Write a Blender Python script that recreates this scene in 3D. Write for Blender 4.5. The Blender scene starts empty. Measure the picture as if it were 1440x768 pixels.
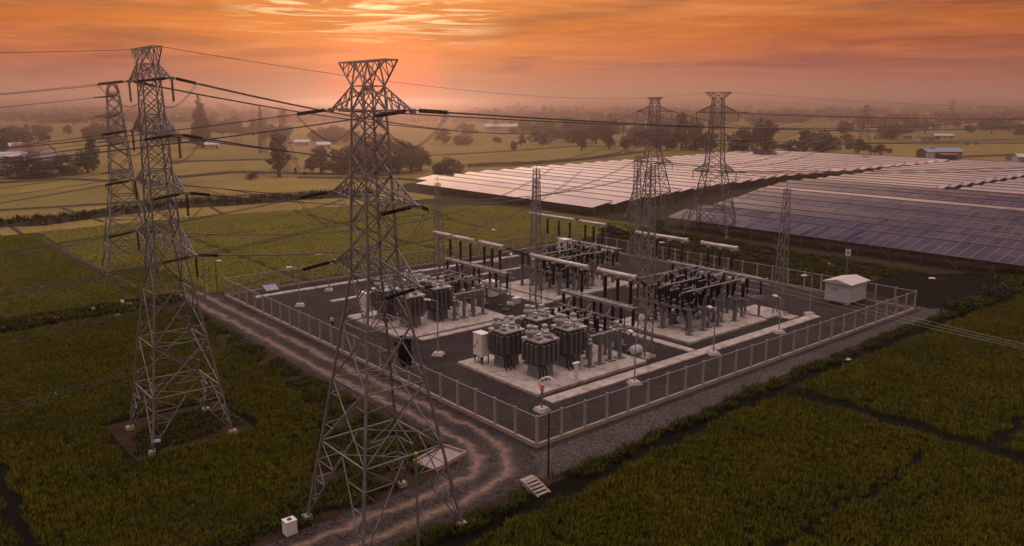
import bpy, math, random
import numpy as np
from mathutils import Vector, Matrix
random.seed(7); RNG = np.random.default_rng(7)
sc = bpy.context.scene
COL = sc.collection
PI = math.pi
# ------------------------------------------------------------------ camera model (28 mm lens, 25 m up)
F, U0, V0, HZ, CH = 1120.0, 720.0, 384.0, 145.0, 25.0
PT = math.atan((V0 - HZ) / F); SP, CP = math.sin(PT), math.cos(PT)
def at(u, v, z=0.0):
    dx = (u - U0) / F; dy = (v - V0) / F
    t = (CH - z) / (SP + dy * CP)
    return (dx * t, (CP - dy * SP) * t)
def px(x, y, z=0.0):
    d = y * CP - (z - CH) * SP
    return (U0 + F * x / d, V0 - F * ((z - CH) * CP + y * SP) / d, d)
def height(u, vb, vt):
    x, y = at(u, vb); lo, hi = 0.0, 300.0
    for _ in range(50):
        m = (lo + hi) / 2
        if px(x, y, m)[1] > vt: lo = m
        else: hi = m
    return lo
# the site grid: s along the road-side fence, t along the dirt-road fence, origin at the near fence corner
G = math.radians(40.0); AX = (math.cos(G), math.sin(G)); BX = (-AX[1], AX[0]); N0 = (1.84, 55.03)
def w(s, t, z=None):
    x = N0[0] + s * AX[0] + t * BX[0]; y = N0[1] + s * AX[1] + t * BX[1]
    return (x, y) if z is None else (x, y, z)
def st(x, y):
    x -= N0[0]; y -= N0[1]
    return (x * AX[0] + y * AX[1], x * BX[0] + y * BX[1])

# ------------------------------------------------------------------ scene helpers
def link(o, parent=None):
    COL.objects.link(o)
    if parent is not None: o.parent = parent
    return o
def tag(o, label=None, cat=None, group=None, kind=None):
    if label: o['label'] = label
    if cat: o['category'] = cat
    if group: o['group'] = group
    if kind: o['kind'] = kind
    return o
def thing(name, label, cat, loc=(0, 0, 0), rz=0.0, group=None):
    o = bpy.data.objects.new(name, None); link(o)
    o.location = loc if len(loc) == 3 else (loc[0], loc[1], 0); o.rotation_euler = (0, 0, rz)
    o.empty_display_size = 0.3
    return tag(o, label, cat, group)
def copy_tree(o, parent=None):
    c = o.copy(); COL.objects.link(c)
    if parent is not None: c.parent = parent
    for ch in list(o.children): copy_tree(ch, c)
    return c
def again(root, loc, rz, label, group=None, scale=None):
    c = copy_tree(root)
    c.location = loc if len(loc) == 3 else (loc[0], loc[1], 0); c.rotation_euler = (0, 0, rz)
    if scale: c.scale = scale if not isinstance(scale, (int, float)) else (scale,) * 3
    c['label'] = label
    if group: c['group'] = group
    return c
class MB:
    def __init__(self): self.v = []; self.f = []
    def add(self, vs, fs):
        b = len(self.v); self.v.extend([tuple(p) for p in vs]); self.f.extend([tuple(i + b for i in f) for f in fs]); return self
    def box(self, c, s, rz=0.0, top=1.0):
        x, y, z = s[0] / 2, s[1] / 2, s[2] / 2; vs = []
        ca, sa = math.cos(rz), math.sin(rz)
        for dz, k in ((-z, 1.0), (z, top)):
            for sx, sy in ((-1, -1), (1, -1), (1, 1), (-1, 1)):
                a, b = sx * x * k, sy * y * k
                vs.append((c[0] + a * ca - b * sa, c[1] + a * sa + b * ca, c[2] + dz))
        return self.add(vs, [(3, 2, 1, 0), (4, 5, 6, 7), (0, 1, 5, 4), (1, 2, 6, 5), (2, 3, 7, 6), (3, 0, 4, 7)])
    def tube(self, pts, r, n=6, cap=True):
        pts = [Vector(p) for p in pts]; m = len(pts)
        rs = [r] * m if isinstance(r, (int, float)) else list(r)
        vs = []; fs = []; up = None
        for i, p in enumerate(pts):
            d = (pts[min(i + 1, m - 1)] - pts[max(i - 1, 0)])
            d = d.normalized() if d.length > 1e-9 else Vector((0, 0, 1))
            if up is None: up = Vector((0, 0, 1)) if abs(d.z) < .9 else Vector((1, 0, 0))
            a = d.cross(up).normalized(); b = a.cross(d).normalized(); up = b if abs(d.z) < .98 else up
            for k in range(n):
                th = 2 * PI * (k + .5) / n
                vs.append(p + a * (math.cos(th) * rs[i]) + b * (math.sin(th) * rs[i]))
        for i in range(m - 1):
            for k in range(n):
                k2 = (k + 1) % n
                fs.append((i * n + k, i * n + k2, (i + 1) * n + k2, (i + 1) * n + k))
        if cap:
            fs.append(tuple(range(n - 1, -1, -1))); fs.append(tuple((m - 1) * n + k for k in range(n)))
        return self.add(vs, fs)
    def bar(self, p, q, wd): return self.tube([p, q], wd * .7071, 4, True)
    def lathe(self, prof, c=(0, 0, 0), n=12):
        return self.tube([(c[0], c[1], c[2] + z) for r, z in prof], [max(r, .001) for r, z in prof], n, True)
    def quad(self, *p): return self.add(p, [tuple(range(len(p)))])
    def obj(self, name, mat, parent=None, smooth=False):
        me = bpy.data.meshes.new(name); me.from_pydata(self.v, [], self.f); me.update()
        if mat: me.materials.append(mat)
        if smooth: me.polygons.foreach_set('use_smooth', [True] * len(me.polygons))
        return link(bpy.data.objects.new(name, me), parent)
def numpy_mesh(name, V, T, mat, parent=None):
    me = bpy.data.meshes.new(name); n = len(T)
    me.vertices.add(len(V)); me.vertices.foreach_set('co', V.astype(np.float32).ravel())
    me.loops.add(n * 3); me.loops.foreach_set('vertex_index', T.astype(np.int32).ravel())
    me.polygons.add(n); me.polygons.foreach_set('loop_start', np.arange(0, n * 3, 3, dtype=np.int32))
    me.update(calc_edges=True); me.materials.append(mat)
    return link(bpy.data.objects.new(name, me), parent)

# ------------------------------------------------------------------ materials
def new_mat(name):
    m = bpy.data.materials.new(name); m.use_nodes = True
    return m, m.node_tree.nodes, m.node_tree.links, m.node_tree.nodes['Principled BSDF']
def ramp(nd, stops, interp='LINEAR'):
    r = nd.new('ShaderNodeValToRGB'); r.color_ramp.interpolation = interp
    e = r.color_ramp.elements
    while len(e) < len(stops): e.new(0.5)
    for k, (p, c) in enumerate(stops): e[k].position = p; e[k].color = (c[0], c[1], c[2], 1)
    return r
def mat(name, c1, c2=None, scale=3.0, rough=.6, metal=0.0, bump=0.0, detail=6.0, spec=.5, island=0.0, stain=0.0):
    m, nd, lk, b = new_mat(name)
    b.inputs['Roughness'].default_value = rough; b.inputs['Metallic'].default_value = metal
    b.inputs['Specular IOR Level'].default_value = spec
    c2 = c2 or tuple(x * .75 for x in c1)
    tc = nd.new('ShaderNodeTexCoord'); no = nd.new('ShaderNodeTexNoise')
    no.inputs['Scale'].default_value = scale; no.inputs['Detail'].default_value = detail; no.inputs['Roughness'].default_value = .62
    lk.new(tc.outputs['Object'], no.inputs['Vector'])
    r = ramp(nd, [(.33, c1), (.67, c2)]); lk.new(no.outputs['Fac'], r.inputs['Fac']); col = r.outputs['Color']
    if stain:
        n9 = nd.new('ShaderNodeTexNoise'); n9.inputs['Scale'].default_value = 1.1; n9.inputs['Detail'].default_value = 9; n9.inputs['Roughness'].default_value = .7; lk.new(tc.outputs['Object'], n9.inputs['Vector'])
        r9 = ramp(nd, [(.50, (1, 1, 1)), (.66, (1 - stain, 1 - stain, 1 - stain))]); lk.new(n9.outputs['Fac'], r9.inputs['Fac'])
        vo = nd.new('ShaderNodeTexVoronoi'); vo.feature = 'DISTANCE_TO_EDGE'; vo.inputs['Scale'].default_value = .42; lk.new(tc.outputs['Object'], vo.inputs['Vector'])
        r8 = ramp(nd, [(.004, (.72, .72, .72)), (.014, (1, 1, 1))]); lk.new(vo.outputs['Distance'], r8.inputs['Fac'])
        for rx in (r9, r8):
            mx = nd.new('ShaderNodeMix'); mx.data_type = 'RGBA'; mx.blend_type = 'MULTIPLY'; mx.inputs[0].default_value = 1; lk.new(col, mx.inputs[6]); lk.new(rx.outputs['Color'], mx.inputs[7]); col = mx.outputs[2]
    if island:
        ge = nd.new('ShaderNodeNewGeometry'); hs = nd.new('ShaderNodeHueSaturation')
        mp = nd.new('ShaderNodeMapRange'); mp.inputs['To Min'].default_value = 1 - island; mp.inputs['To Max'].default_value = 1 + island
        lk.new(ge.outputs['Random Per Island'], mp.inputs['Value']); lk.new(mp.outputs['Result'], hs.inputs['Value'])
        lk.new(col, hs.inputs['Color']); col = hs.outputs['Color']
    lk.new(col, b.inputs['Base Color'])
    if bump:
        bp = nd.new('ShaderNodeBump'); bp.inputs['Strength'].default_value = bump; bp.inputs['Distance'].default_value = .05
        lk.new(no.outputs['Fac'], bp.inputs['Height']); lk.new(bp.outputs['Normal'], b.inputs['Normal'])
    return m
M = {}
M['steel'] = mat('galvanised steel', (.22, .21, .21), (.13, .125, .125), 1.5, .55, .35)
M['steel_far'] = mat('weathered lattice steel', (.13, .12, .12), (.10, .095, .095), 1.0, .6, .2)
M['steel_light'] = mat('pale galvanised steel', (.34, .34, .35), (.25, .25, .265), 2.0, .5, .25)
M['mast_steel'] = mat('dull galvanised steel', (.22, .215, .215), (.14, .138, .14), 2.0, .55, .25)
M['grey_paint'] = mat('grey enamel', (.17, .175, .185), (.13, .135, .14), 2.5, .45, .1)
M['fin_paint'] = mat('grey radiator enamel', (.105, .106, .108), (.065, .066, .068), 3.0, .42, .1)
M['dark_steel'] = mat('dark pole steel', (.04, .04, .045), (.03, .03, .03), 3, .5, .3)
M['black'] = mat('black insulator glaze', (.006, .005, .005), (.004, .004, .004), 4, .5, spec=.15)
M['wire'] = mat('conductor aluminium, weathered', (.06, .055, .055), (.05, .045, .045), 1, .6, .3)
M['white'] = mat('white enamel', (.74, .73, .72), (.64, .62, .60), 1.2, .38)
M['white_tube'] = mat('pale aluminium tube', (.58, .55, .52), (.44, .42, .40), 1.0, .33, .3)
M['porcelain'] = mat('pale grey porcelain', (.40, .385, .37), (.28, .275, .27), 3, .3)
M['concrete'] = mat('light concrete', (.50, .43, .365), (.31, .262, .222), .55, .88, bump=.2, detail=12, stain=.38)
M['concrete_post'] = mat('grey concrete', (.33, .305, .28), (.25, .23, .21), 2.0, .85)
M['kerb'] = mat('sandy concrete kerb', (.34, .28, .22), (.26, .21, .165), 1.5, .9)
M['roof_white'] = mat('white metal roof', (.52, .50, .48), (.44, .42, .41), .8, .4, .2)
M['shed_wall'] = mat('pale wall', (.50, .50, .53), (.44, .44, .47), 1.0, .7)
M['roof_blue'] = mat('blue metal roof', (.24, .30, .37), (.19, .24, .30), .4, .45)
M['roof_red'] = mat('red clay roof', (.26, .10, .07), (.19, .08, .06), .6, .8)
M['wood_dark'] = mat('dark board wall', (.10, .06, .05), (.07, .045, .04), .8, .85)
M['glass_dark'] = mat('dark window glass', (.02, .02, .025), (.015, .015, .02), 1, .15)
M['bark'] = mat('bark', (.07, .05, .04), (.05, .037, .03), 2, .9)
M['leaf'] = mat('green foliage', (.032, .040, .013), (.020, .028, .010), .35, .7, island=.35)
M['leaf_dark'] = mat('dark foliage', (.028, .036, .016), (.020, .026, .012), .35, .75, island=.35)
M['rice'] = mat('ripening rice', (.135, .118, .005), (.072, .080, .004), .16, .7, island=.6, spec=.12)
M['rice_gold'] = mat('golden rice', (.34, .31, .026), (.25, .24, .022), .09, .65, island=.25)
M['rice_mid'] = mat('half-ripe rice', (.190, .178, .011), (.115, .125, .008), .10, .7, island=.35, spec=.12)
M['weed'] = mat('wild grass', (.062, .064, .008), (.026, .031, .004), .5, .8, island=.5, spec=.08)
M['dry_soil'] = mat('field soil between the rice', (.050, .042, .012), (.030, .028, .008), .5, .95, bump=.3, spec=.05)
M['soil'] = mat('soil darkened for shade', (.008, .007, .004), (.005, .005, .003), .7, .95, bump=.3, spec=.05)  # near-black: shade of the bank drop and between rice stalks painted in
M['earth'] = mat('brown earth', (.050, .031, .019), (.022, .018, .009), .8, .95, bump=.4, spec=.04)
M['yellow'] = mat('yellow plastic', (.50, .33, .03), (.42, .27, .02), 3, .5)
M['orange'] = mat('orange plastic', (.75, .30, .02), (.65, .24, .02), 3, .5)
M['red'] = mat('red cloth', (.30, .04, .03), (.22, .03, .03), 3, .8)
M['salmon'] = mat('salmon cloth', (.65, .27, .20), (.55, .22, .17), 3, .8)
M['sheet'] = mat('white plastic sheet', (.62, .60, .60), (.5, .48, .48), 3, .5)
M['blue_panel'] = mat('blue grey panel', (.16, .24, .32), (.12, .18, .25), 2, .25)
M['water'] = mat('black ditch mud', (.011, .008, .006), (.006, .005, .004), .35, .95, bump=.4, spec=.03)
M['timber'] = mat('weathered timber', (.42, .32, .25), (.33, .25, .19), 2, .8)

def gravel_mat(name, c1, c2, c3):
    m, nd, lk, b = new_mat(name); b.inputs['Roughness'].default_value = .95; b.inputs['Specular IOR Level'].default_value = .04
    tc = nd.new('ShaderNodeTexCoord')
    a = nd.new('ShaderNodeTexVoronoi'); a.inputs['Scale'].default_value = 8.5
    n1 = nd.new('ShaderNodeTexNoise'); n1.inputs['Scale'].default_value = .16; n1.inputs['Detail'].default_value = 8; n1.inputs['Roughness'].default_value = .7
    n2 = nd.new('ShaderNodeTexNoise'); n2.inputs['Scale'].default_value = 4.5; n2.inputs['Detail'].default_value = 6
    for x in (a, n1, n2): lk.new(tc.outputs['Object'], x.inputs['Vector'])
    r1 = ramp(nd, [(.3, c1), (.7, c2)]); lk.new(n1.outputs['Fac'], r1.inputs['Fac'])
    sp = nd.new('ShaderNodeSeparateColor'); lk.new(a.outputs['Color'], sp.inputs['Color'])
    mr = nd.new('ShaderNodeMapRange'); mr.inputs['To Min'].default_value = .45; mr.inputs['To Max'].default_value = 1.6
    lk.new(sp.outputs['Red'], mr.inputs['Value'])
    r2 = ramp(nd, [(.3, (.72, .72, .72)), (.7, (1.2, 1.2, 1.2))]); lk.new(n2.outputs['Fac'], r2.inputs['Fac'])
    m1 = nd.new('ShaderNodeMix'); m1.data_type = 'RGBA'; m1.blend_type = 'MULTIPLY'; m1.inputs['Factor'].default_value = 1
    lk.new(r1.outputs['Color'], m1.inputs[6]); lk.new(r2.outputs['Color'], m1.inputs[7])
    vm = nd.new('ShaderNodeVectorMath'); vm.operation = 'SCALE'
    lk.new(m1.outputs[2], vm.inputs[0]); lk.new(mr.outputs['Result'], vm.inputs['Scale'])
    out = vm.outputs['Vector']
    if c3:   # tan wheel bands along the road: U runs across it (metres from the centre line)
        uv = nd.new('ShaderNodeUVMap'); sx = nd.new('ShaderNodeSeparateXYZ'); lk.new(uv.outputs['UV'], sx.inputs['Vector'])
        n3 = nd.new('ShaderNodeTexNoise'); n3.inputs['Scale'].default_value = .5; n3.inputs['Detail'].default_value = 5
        lk.new(tc.outputs['Object'], n3.inputs['Vector'])
        ad = nd.new('ShaderNodeMath'); ad.operation = 'MULTIPLY_ADD'; ad.inputs[1].default_value = 1.7; lk.new(n3.outputs['Fac'], ad.inputs[0])
        of = nd.new('ShaderNodeMath'); of.operation = 'SUBTRACT'; of.inputs[1].default_value = .85
        lk.new(sx.outputs['X'], ad.inputs[2]); lk.new(ad.outputs[0], of.inputs[0])
        ab = nd.new('ShaderNodeMath'); ab.operation = 'ABSOLUTE'; lk.new(of.outputs[0], ab.inputs[0])
        sh = nd.new('ShaderNodeMath'); sh.operation = 'SUBTRACT'; sh.inputs[1].default_value = 1.05; lk.new(ab.outputs[0], sh.inputs[0])
        a2 = nd.new('ShaderNodeMath'); a2.operation = 'ABSOLUTE'; lk.new(sh.outputs[0], a2.inputs[0])
        rr = ramp(nd, [(.08, (1, 1, 1)), (.50, (.16, .16, .16)), (.8, (0, 0, 0))]); lk.new(a2.outputs[0], rr.inputs['Fac'])
        n4 = nd.new('ShaderNodeTexNoise'); n4.inputs['Scale'].default_value = 1.9; n4.inputs['Detail'].default_value = 12; n4.inputs['Roughness'].default_value = .75
        lk.new(tc.outputs['Object'], n4.inputs['Vector'])
        r4 = ramp(nd, [(.35, (.25, .25, .25)), (.6, (.95, .95, .95))]); lk.new(n4.outputs['Fac'], r4.inputs['Fac'])
        mm = nd.new('ShaderNodeMath'); mm.operation = 'MULTIPLY'; lk.new(rr.outputs['Color'], mm.inputs[0]); lk.new(r4.outputs['Color'], mm.inputs[1])
        mx = nd.new('ShaderNodeMix'); mx.data_type = 'RGBA'; lk.new(mm.outputs[0], mx.inputs[0]); lk.new(out, mx.inputs[6]); mx.inputs[7].default_value = (*c3, 1)
        out = mx.outputs[2]
    lk.new(out, b.inputs['Base Color'])
    bp = nd.new('ShaderNodeBump'); bp.inputs['Strength'].default_value = .5; bp.inputs['Distance'].default_value = .06
    lk.new(a.outputs['Distance'], bp.inputs['Height']); lk.new(bp.outputs['Normal'], b.inputs['Normal'])
    return m
M['gravel'] = gravel_mat('crushed stone', (.053, .044, .040), (.031, .026, .024), None)
M['gravel_road'] = gravel_mat('gravel road', (.062, .051, .046), (.038, .032, .030), (.25, .172, .122))
M['gravel_lane'] = gravel_mat('gravel lane', (.088, .074, .066), (.056, .047, .043), None)

def ground_mat():
    m, nd, lk, b = new_mat('rice plain'); b.inputs['Roughness'].default_value = .9; b.inputs['Specular IOR Level'].default_value = .1
    tc = nd.new('ShaderNodeTexCoord'); mp = nd.new('ShaderNodeMapping'); mp.vector_type = 'TEXTURE'
    mp.inputs['Location'].default_value = (N0[0] - 4.2, N0[1] + 2.5, 0); mp.inputs['Rotation'].default_value = (0, 0, G)
    lk.new(tc.outputs['Object'], mp.inputs['Vector'])
    n0 = nd.new('ShaderNodeTexNoise'); n0.inputs['Scale'].default_value = .012; n0.inputs['Detail'].default_value = 2
    lk.new(mp.outputs['Vector'], n0.inputs['Vector'])
    wv = nd.new('ShaderNodeVectorMath'); wv.operation = 'MULTIPLY_ADD'; wv.inputs[1].default_value = (26, 26, 0)
    lk.new(n0.outputs['Color'], wv.inputs[0]); lk.new(mp.outputs['Vector'], wv.inputs[2])
    br = nd.new('ShaderNodeTexBrick'); br.inputs['Scale'].default_value = 1.0; br.inputs['Brick Width'].default_value = 92; br.inputs['Row Height'].default_value = 46
    br.inputs['Mortar Size'].default_value = .42; br.inputs['Mortar Smooth'].default_value = .4; br.inputs['Bias'].default_value = 0
    br.offset = .37
    br.inputs['Color1'].default_value = (.28, .205, .058, 1); br.inputs['Color2'].default_value = (.195, .155, .042, 1); br.inputs['Mortar'].default_value = (.028, .028, .010, 1)
    lk.new(wv.outputs['Vector'], br.inputs['Vector'])
    n1 = nd.new('ShaderNodeTexNoise'); n1.inputs['Scale'].default_value = .035; n1.inputs['Detail'].default_value = 9; n1.inputs['Roughness'].default_value = .68
    n2 = nd.new('ShaderNodeTexNoise'); n2.inputs['Scale'].default_value = 1.3; n2.inputs['Detail'].default_value = 5; n2.inputs['Roughness'].default_value = .7
    lk.new(mp.outputs['Vector'], n1.inputs['Vector']); lk.new(tc.outputs['Object'], n2.inputs['Vector'])
    r1 = ramp(nd, [(.3, (.62, .66, .62)), (.7, (1.28, 1.22, 1.1))]); lk.new(n1.outputs['Fac'], r1.inputs['Fac'])
    r2 = ramp(nd, [(.36, (.45, .48, .45)), (.6, (1.2, 1.2, 1.2))]); lk.new(n2.outputs['Fac'], r2.inputs['Fac'])
    m1 = nd.new('ShaderNodeMix'); m1.data_type = 'RGBA'; m1.blend_type = 'MULTIPLY'; m1.inputs[0].default_value = 1
    lk.new(br.outputs['Color'], m1.inputs[6]); lk.new(r1.outputs['Color'], m1.inputs[7])
    m2 = nd.new('ShaderNodeMix'); m2.data_type = 'RGBA'; m2.blend_type = 'MULTIPLY'; m2.inputs[0].default_value = 1
    lk.new(m1.outputs[2], m2.inputs[6]); lk.new(r2.outputs['Color'], m2.inputs[7])
    lk.new(m2.outputs[2], b.inputs['Base Color'])
    bp = nd.new('ShaderNodeBump'); bp.inputs['Strength'].default_value = .7; bp.inputs['Distance'].default_value = .3
    lk.new(n2.outputs['Fac'], bp.inputs['Height']); lk.new(bp.outputs['Normal'], b.inputs['Normal'])
    return m
M['ground'] = ground_mat()

def panel_mat():
    m, nd, lk, b = new_mat('solar cells in aluminium frames')
    uv = nd.new('ShaderNodeUVMap'); sx = nd.new('ShaderNodeSeparateXYZ'); lk.new(uv.outputs['UV'], sx.inputs['Vector'])
    masks = []
    for axis, pitch, wd in (('X', 1.9, .045), ('Y', 3.43, .05)):
        md = nd.new('ShaderNodeMath'); md.operation = 'PINGPONG'; md.inputs[1].default_value = pitch / 2
        lk.new(sx.outputs[axis], md.inputs[0])
        lt = nd.new('ShaderNodeMath'); lt.operation = 'LESS_THAN'; lt.inputs[1].default_value = wd / (1 if axis == 'X' else 1.6)
        lk.new(md.outputs[0], lt.inputs[0]); masks.append(lt)
    mx = nd.new('ShaderNodeMath'); mx.operation = 'MAXIMUM'; lk.new(masks[0].outputs[0], mx.inputs[0]); lk.new(masks[1].outputs[0], mx.inputs[1])
    # tone changes slightly from module to module
    dv = nd.new('ShaderNodeVectorMath'); dv.operation = 'DIVIDE'; dv.inputs[1].default_value = (1.9, 3.43, 1); lk.new(uv.outputs['UV'], dv.inputs[0])
    fl = nd.new('ShaderNodeVectorMath'); fl.operation = 'FLOOR'; lk.new(dv.outputs[0], fl.inputs[0])
    oi = nd.new('ShaderNodeObjectInfo'); ad = nd.new('ShaderNodeVectorMath'); ad.operation = 'ADD'
    lk.new(fl.outputs[0], ad.inputs[0]); lk.new(oi.outputs['Location'], ad.inputs[1])
    wn = nd.new('ShaderNodeTexWhiteNoise'); wn.noise_dimensions = '3D'; lk.new(ad.outputs[0], wn.inputs['Vector'])
    r = ramp(nd, [(0, (.020, .015, .025)), (.6, (.032, .022, .034)), (1, (.048, .032, .040))]); lk.new(wn.outputs['Value'], r.inputs['Fac'])
    mc = nd.new('ShaderNodeMix'); mc.data_type = 'RGBA'; lk.new(mx.outputs[0], mc.inputs[0]); lk.new(r.outputs['Color'], mc.inputs[6]); mc.inputs[7].default_value = (.22, .19, .19, 1)
    lk.new(mc.outputs[2], b.inputs['Base Color'])
    rr = nd.new('ShaderNodeMapRange'); rr.inputs['To Min'].default_value = .05; rr.inputs['To Max'].default_value = .13
    lk.new(wn.outputs['Value'], rr.inputs['Value']); lk.new(rr.outputs['Result'], b.inputs['Roughness'])
    b.inputs['IOR'].default_value = 2.3
    return m
M['panel'] = panel_mat()

def mesh_mat():
    m, nd, lk, b = new_mat('chain link wire'); b.inputs['Base Color'].default_value = (.20, .175, .15, 1); b.inputs['Roughness'].default_value = .5; b.inputs['Metallic'].default_value = .3
    tc = nd.new('ShaderNodeTexCoord'); sx = nd.new('ShaderNodeSeparateXYZ'); lk.new(tc.outputs['Object'], sx.inputs[0])
    outs = []
    for sg in (1, -1):
        a = nd.new('ShaderNodeMath'); a.operation = 'MULTIPLY_ADD'; a.inputs[1].default_value = sg
        lk.new(sx.outputs['Z'], a.inputs[0]); lk.new(sx.outputs['X'], a.inputs[2])
        p = nd.new('ShaderNodeMath'); p.operation = 'PINGPONG'; p.inputs[1].default_value = .05; lk.new(a.outputs[0], p.inputs[0])
        l = nd.new('ShaderNodeMath'); l.operation = 'LESS_THAN'; l.inputs[1].default_value = .0050; lk.new(p.outputs[0], l.inputs[0]); outs.append(l)
    mx = nd.new('ShaderNodeMath'); mx.operation = 'MAXIMUM'; lk.new(outs[0].outputs[0], mx.inputs[0]); lk.new(outs[1].outputs[0], mx.inputs[1])
    lk.new(mx.outputs[0], b.inputs['Alpha'])
    return m
M['chain'] = mesh_mat()

# ------------------------------------------------------------------ camera, sky, sun, haze
cam = bpy.data.cameras.new('camera'); co = link(bpy.data.objects.new('camera', cam))
co.location = (0, 0, CH); co.rotation_euler = (PI / 2 - PT, 0, 0); cam.sensor_width = 36; cam.lens = 36 * F / 1440; cam.clip_end = 30000; cam.clip_start = .5
sc.camera = co
SUN_AZ, SUN_EL = math.radians(-9.0), math.radians(2.2)   # azimuth from +Y towards +X
sd = Vector((math.sin(SUN_AZ) * math.cos(SUN_EL), math.cos(SUN_AZ) * math.cos(SUN_EL), math.sin(SUN_EL)))
sl = bpy.data.lights.new('sun', 'SUN'); so = link(bpy.data.objects.new('sun', sl)); so.rotation_euler = sd.to_track_quat('Z', 'Y').to_euler()
sl.energy = .085; sl.angle = math.radians(12); sl.color = (1.0, .50, .34)
def make_world():
    wd = bpy.data.worlds.new('World'); sc.world = wd; wd.use_nodes = True
    nd, lk = wd.node_tree.nodes, wd.node_tree.links; nd.clear()
    out = nd.new('ShaderNodeOutputWorld')
    sky = nd.new('ShaderNodeTexSky'); sky.sky_type = 'NISHITA'; sky.sun_disc = False; sky.sun_elevation = SUN_EL; sky.sun_rotation = SUN_AZ
    sky.dust_density = 4.0
    b1 = nd.new('ShaderNodeBackground'); b1.inputs['Strength'].default_value = .008; lk.new(sky.outputs['Color'], b1.inputs['Color'])
    tc = nd.new('ShaderNodeTexCoord'); sx = nd.new('ShaderNodeSeparateXYZ'); lk.new(tc.outputs['Generated'], sx.inputs[0])
    def math_(op, a, b=None, c=None):
        n = nd.new('ShaderNodeMath'); n.operation = op
        for i, x in enumerate((a, b, c)):
            if x is None: continue
            if isinstance(x, (int, float)): n.inputs[i].default_value = x
            else: lk.new(x, n.inputs[i])
        return n.outputs[0]
    def mix(fac, a, b, bt='MIX'):
        n = nd.new('ShaderNodeMix'); n.data_type = 'RGBA'; n.blend_type = bt
        for i, x in ((0, fac), (6, a), (7, b)):
            if isinstance(x, (int, float)): n.inputs[i].default_value = x
            elif isinstance(x, tuple): n.inputs[i].default_value = (*x, 1)
            else: lk.new(x, n.inputs[i])
        return n.outputs[2]
    z = math_('MAXIMUM', sx.outputs['Z'], 0.0)
    zs = math_('POWER', z, .5)
    def q(d): return math.sin(math.radians(d)) ** .5
    base = ramp(nd, [(q(0), (.36, .20, .145)), (q(1.0), (.37, .168, .110)), (q(2.2), (.37, .128, .076)), (q(3.6), (.43, .112, .040)), (q(5.2), (.43, .102, .019)), (q(7.4), (.47, .135, .032)),
                     (q(9.5), (2.0, 1.12, .66)), (q(12.5), (2.5, 1.45, .90)), (q(16), (1.95, 1.12, .66)), (q(19.5), (1.55, .89, .54)), (q(24), (.24, .15, .15)), (q(33), (.19, .135, .15)), (q(45), (1.0, .78, .66)), (q(60), (2.4, 1.83, 1.45)), (q(90), (2.75, 2.12, 1.70))])  # unseen bands above the view, added to light ground, haze and panels
    lk.new(zs, base.inputs['Fac'])
    # azimuth: brightest towards the hidden sun, duller to the sides and behind
    dp = nd.new('ShaderNodeVectorMath'); dp.operation = 'DOT_PRODUCT'; dp.inputs[1].default_value = (math.sin(SUN_AZ), math.cos(SUN_AZ), 0)
    lk.new(tc.outputs['Generated'], dp.inputs[0])
    az = ramp(nd, [(0, (.24, .24, .25)), (.3, (.40, .395, .40)), (.5, (.80, .78, .77)), (.85, (.70, .66, .68)), (.93, (.82, .79, .80)), (.97, (.95, .94, .92)), (1, (1.05, 1.05, 1.0))])
    lk.new(math_('MULTIPLY_ADD', dp.outputs['Value'], .5, .5), az.inputs['Fac'])
    sky_c = mix(1.0, base.outputs['Color'], az.outputs['Color'], 'MULTIPLY')
    # cloud deck seen on a plane far above, so streaks flatten towards the horizon
    iz = math_('DIVIDE', 1.0, math_('ADD', z, .05))
    cv = nd.new('ShaderNodeCombineXYZ')
    lk.new(math_('MULTIPLY', sx.outputs['X'], iz), cv.inputs['X']); lk.new(math_('MULTIPLY', sx.outputs['Y'], iz), cv.inputs['Y'])
    def cloud(scale, stretch, seed, lo, hi, rough=.6, dist=.6, rot=0.0):
        mp = nd.new('ShaderNodeMapping'); mp.inputs['Scale'].default_value = (stretch, 1, 1); mp.inputs['Location'].default_value = (seed, seed * .7, seed); mp.inputs['Rotation'].default_value = (0, 0, rot)
        lk.new(cv.outputs[0], mp.inputs['Vector'])
        n = nd.new('ShaderNodeTexNoise'); n.inputs['Scale'].default_value = scale; n.inputs['Detail'].default_value = 9; n.inputs['Roughness'].default_value = rough; n.inputs['Distortion'].default_value = dist
        lk.new(mp.outputs[0], n.inputs['Vector'])
        r = ramp(nd, [(lo, (0, 0, 0)), (hi, (1, 1, 1))]); lk.new(n.outputs['Fac'], r.inputs['Fac']); return r.outputs['Color']
    band = ramp(nd, [(q(1.2), (0, 0, 0)), (q(3.0), (1, 1, 1))]); lk.new(zs, band.inputs['Fac'])
    def streak(sx_, sz_, seed, lo, hi, rough=.62, dist=.9, tilt=0.0):
        mp = nd.new('ShaderNodeMapping'); mp.inputs['Scale'].default_value = (sx_, sx_, sz_); mp.inputs['Location'].default_value = (seed, seed * .37, seed * 1.9); mp.inputs['Rotation'].default_value = (0, tilt, 0)
        lk.new(tc.outputs['Generated'], mp.inputs['Vector'])
        n = nd.new('ShaderNodeTexNoise'); n.inputs['Scale'].default_value = 1; n.inputs['Detail'].default_value = 11; n.inputs['Roughness'].default_value = rough; n.inputs['Distortion'].default_value = dist
        lk.new(mp.outputs[0], n.inputs['Vector'])
        r = ramp(nd, [(lo, (0, 0, 0)), (hi, (1, 1, 1))]); lk.new(n.outputs['Fac'], r.inputs['Fac']); return r.outputs['Color']
    high = ramp(nd, [(q(3.2), (0, 0, 0)), (q(6.0), (1, 1, 1))]); lk.new(zs, high.inputs['Fac'])
    c_dark = math_('MULTIPLY', streak(3.2, 36, 4.3, .44, .62, .62, 1.0, .03), band.outputs['Color'])
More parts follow.
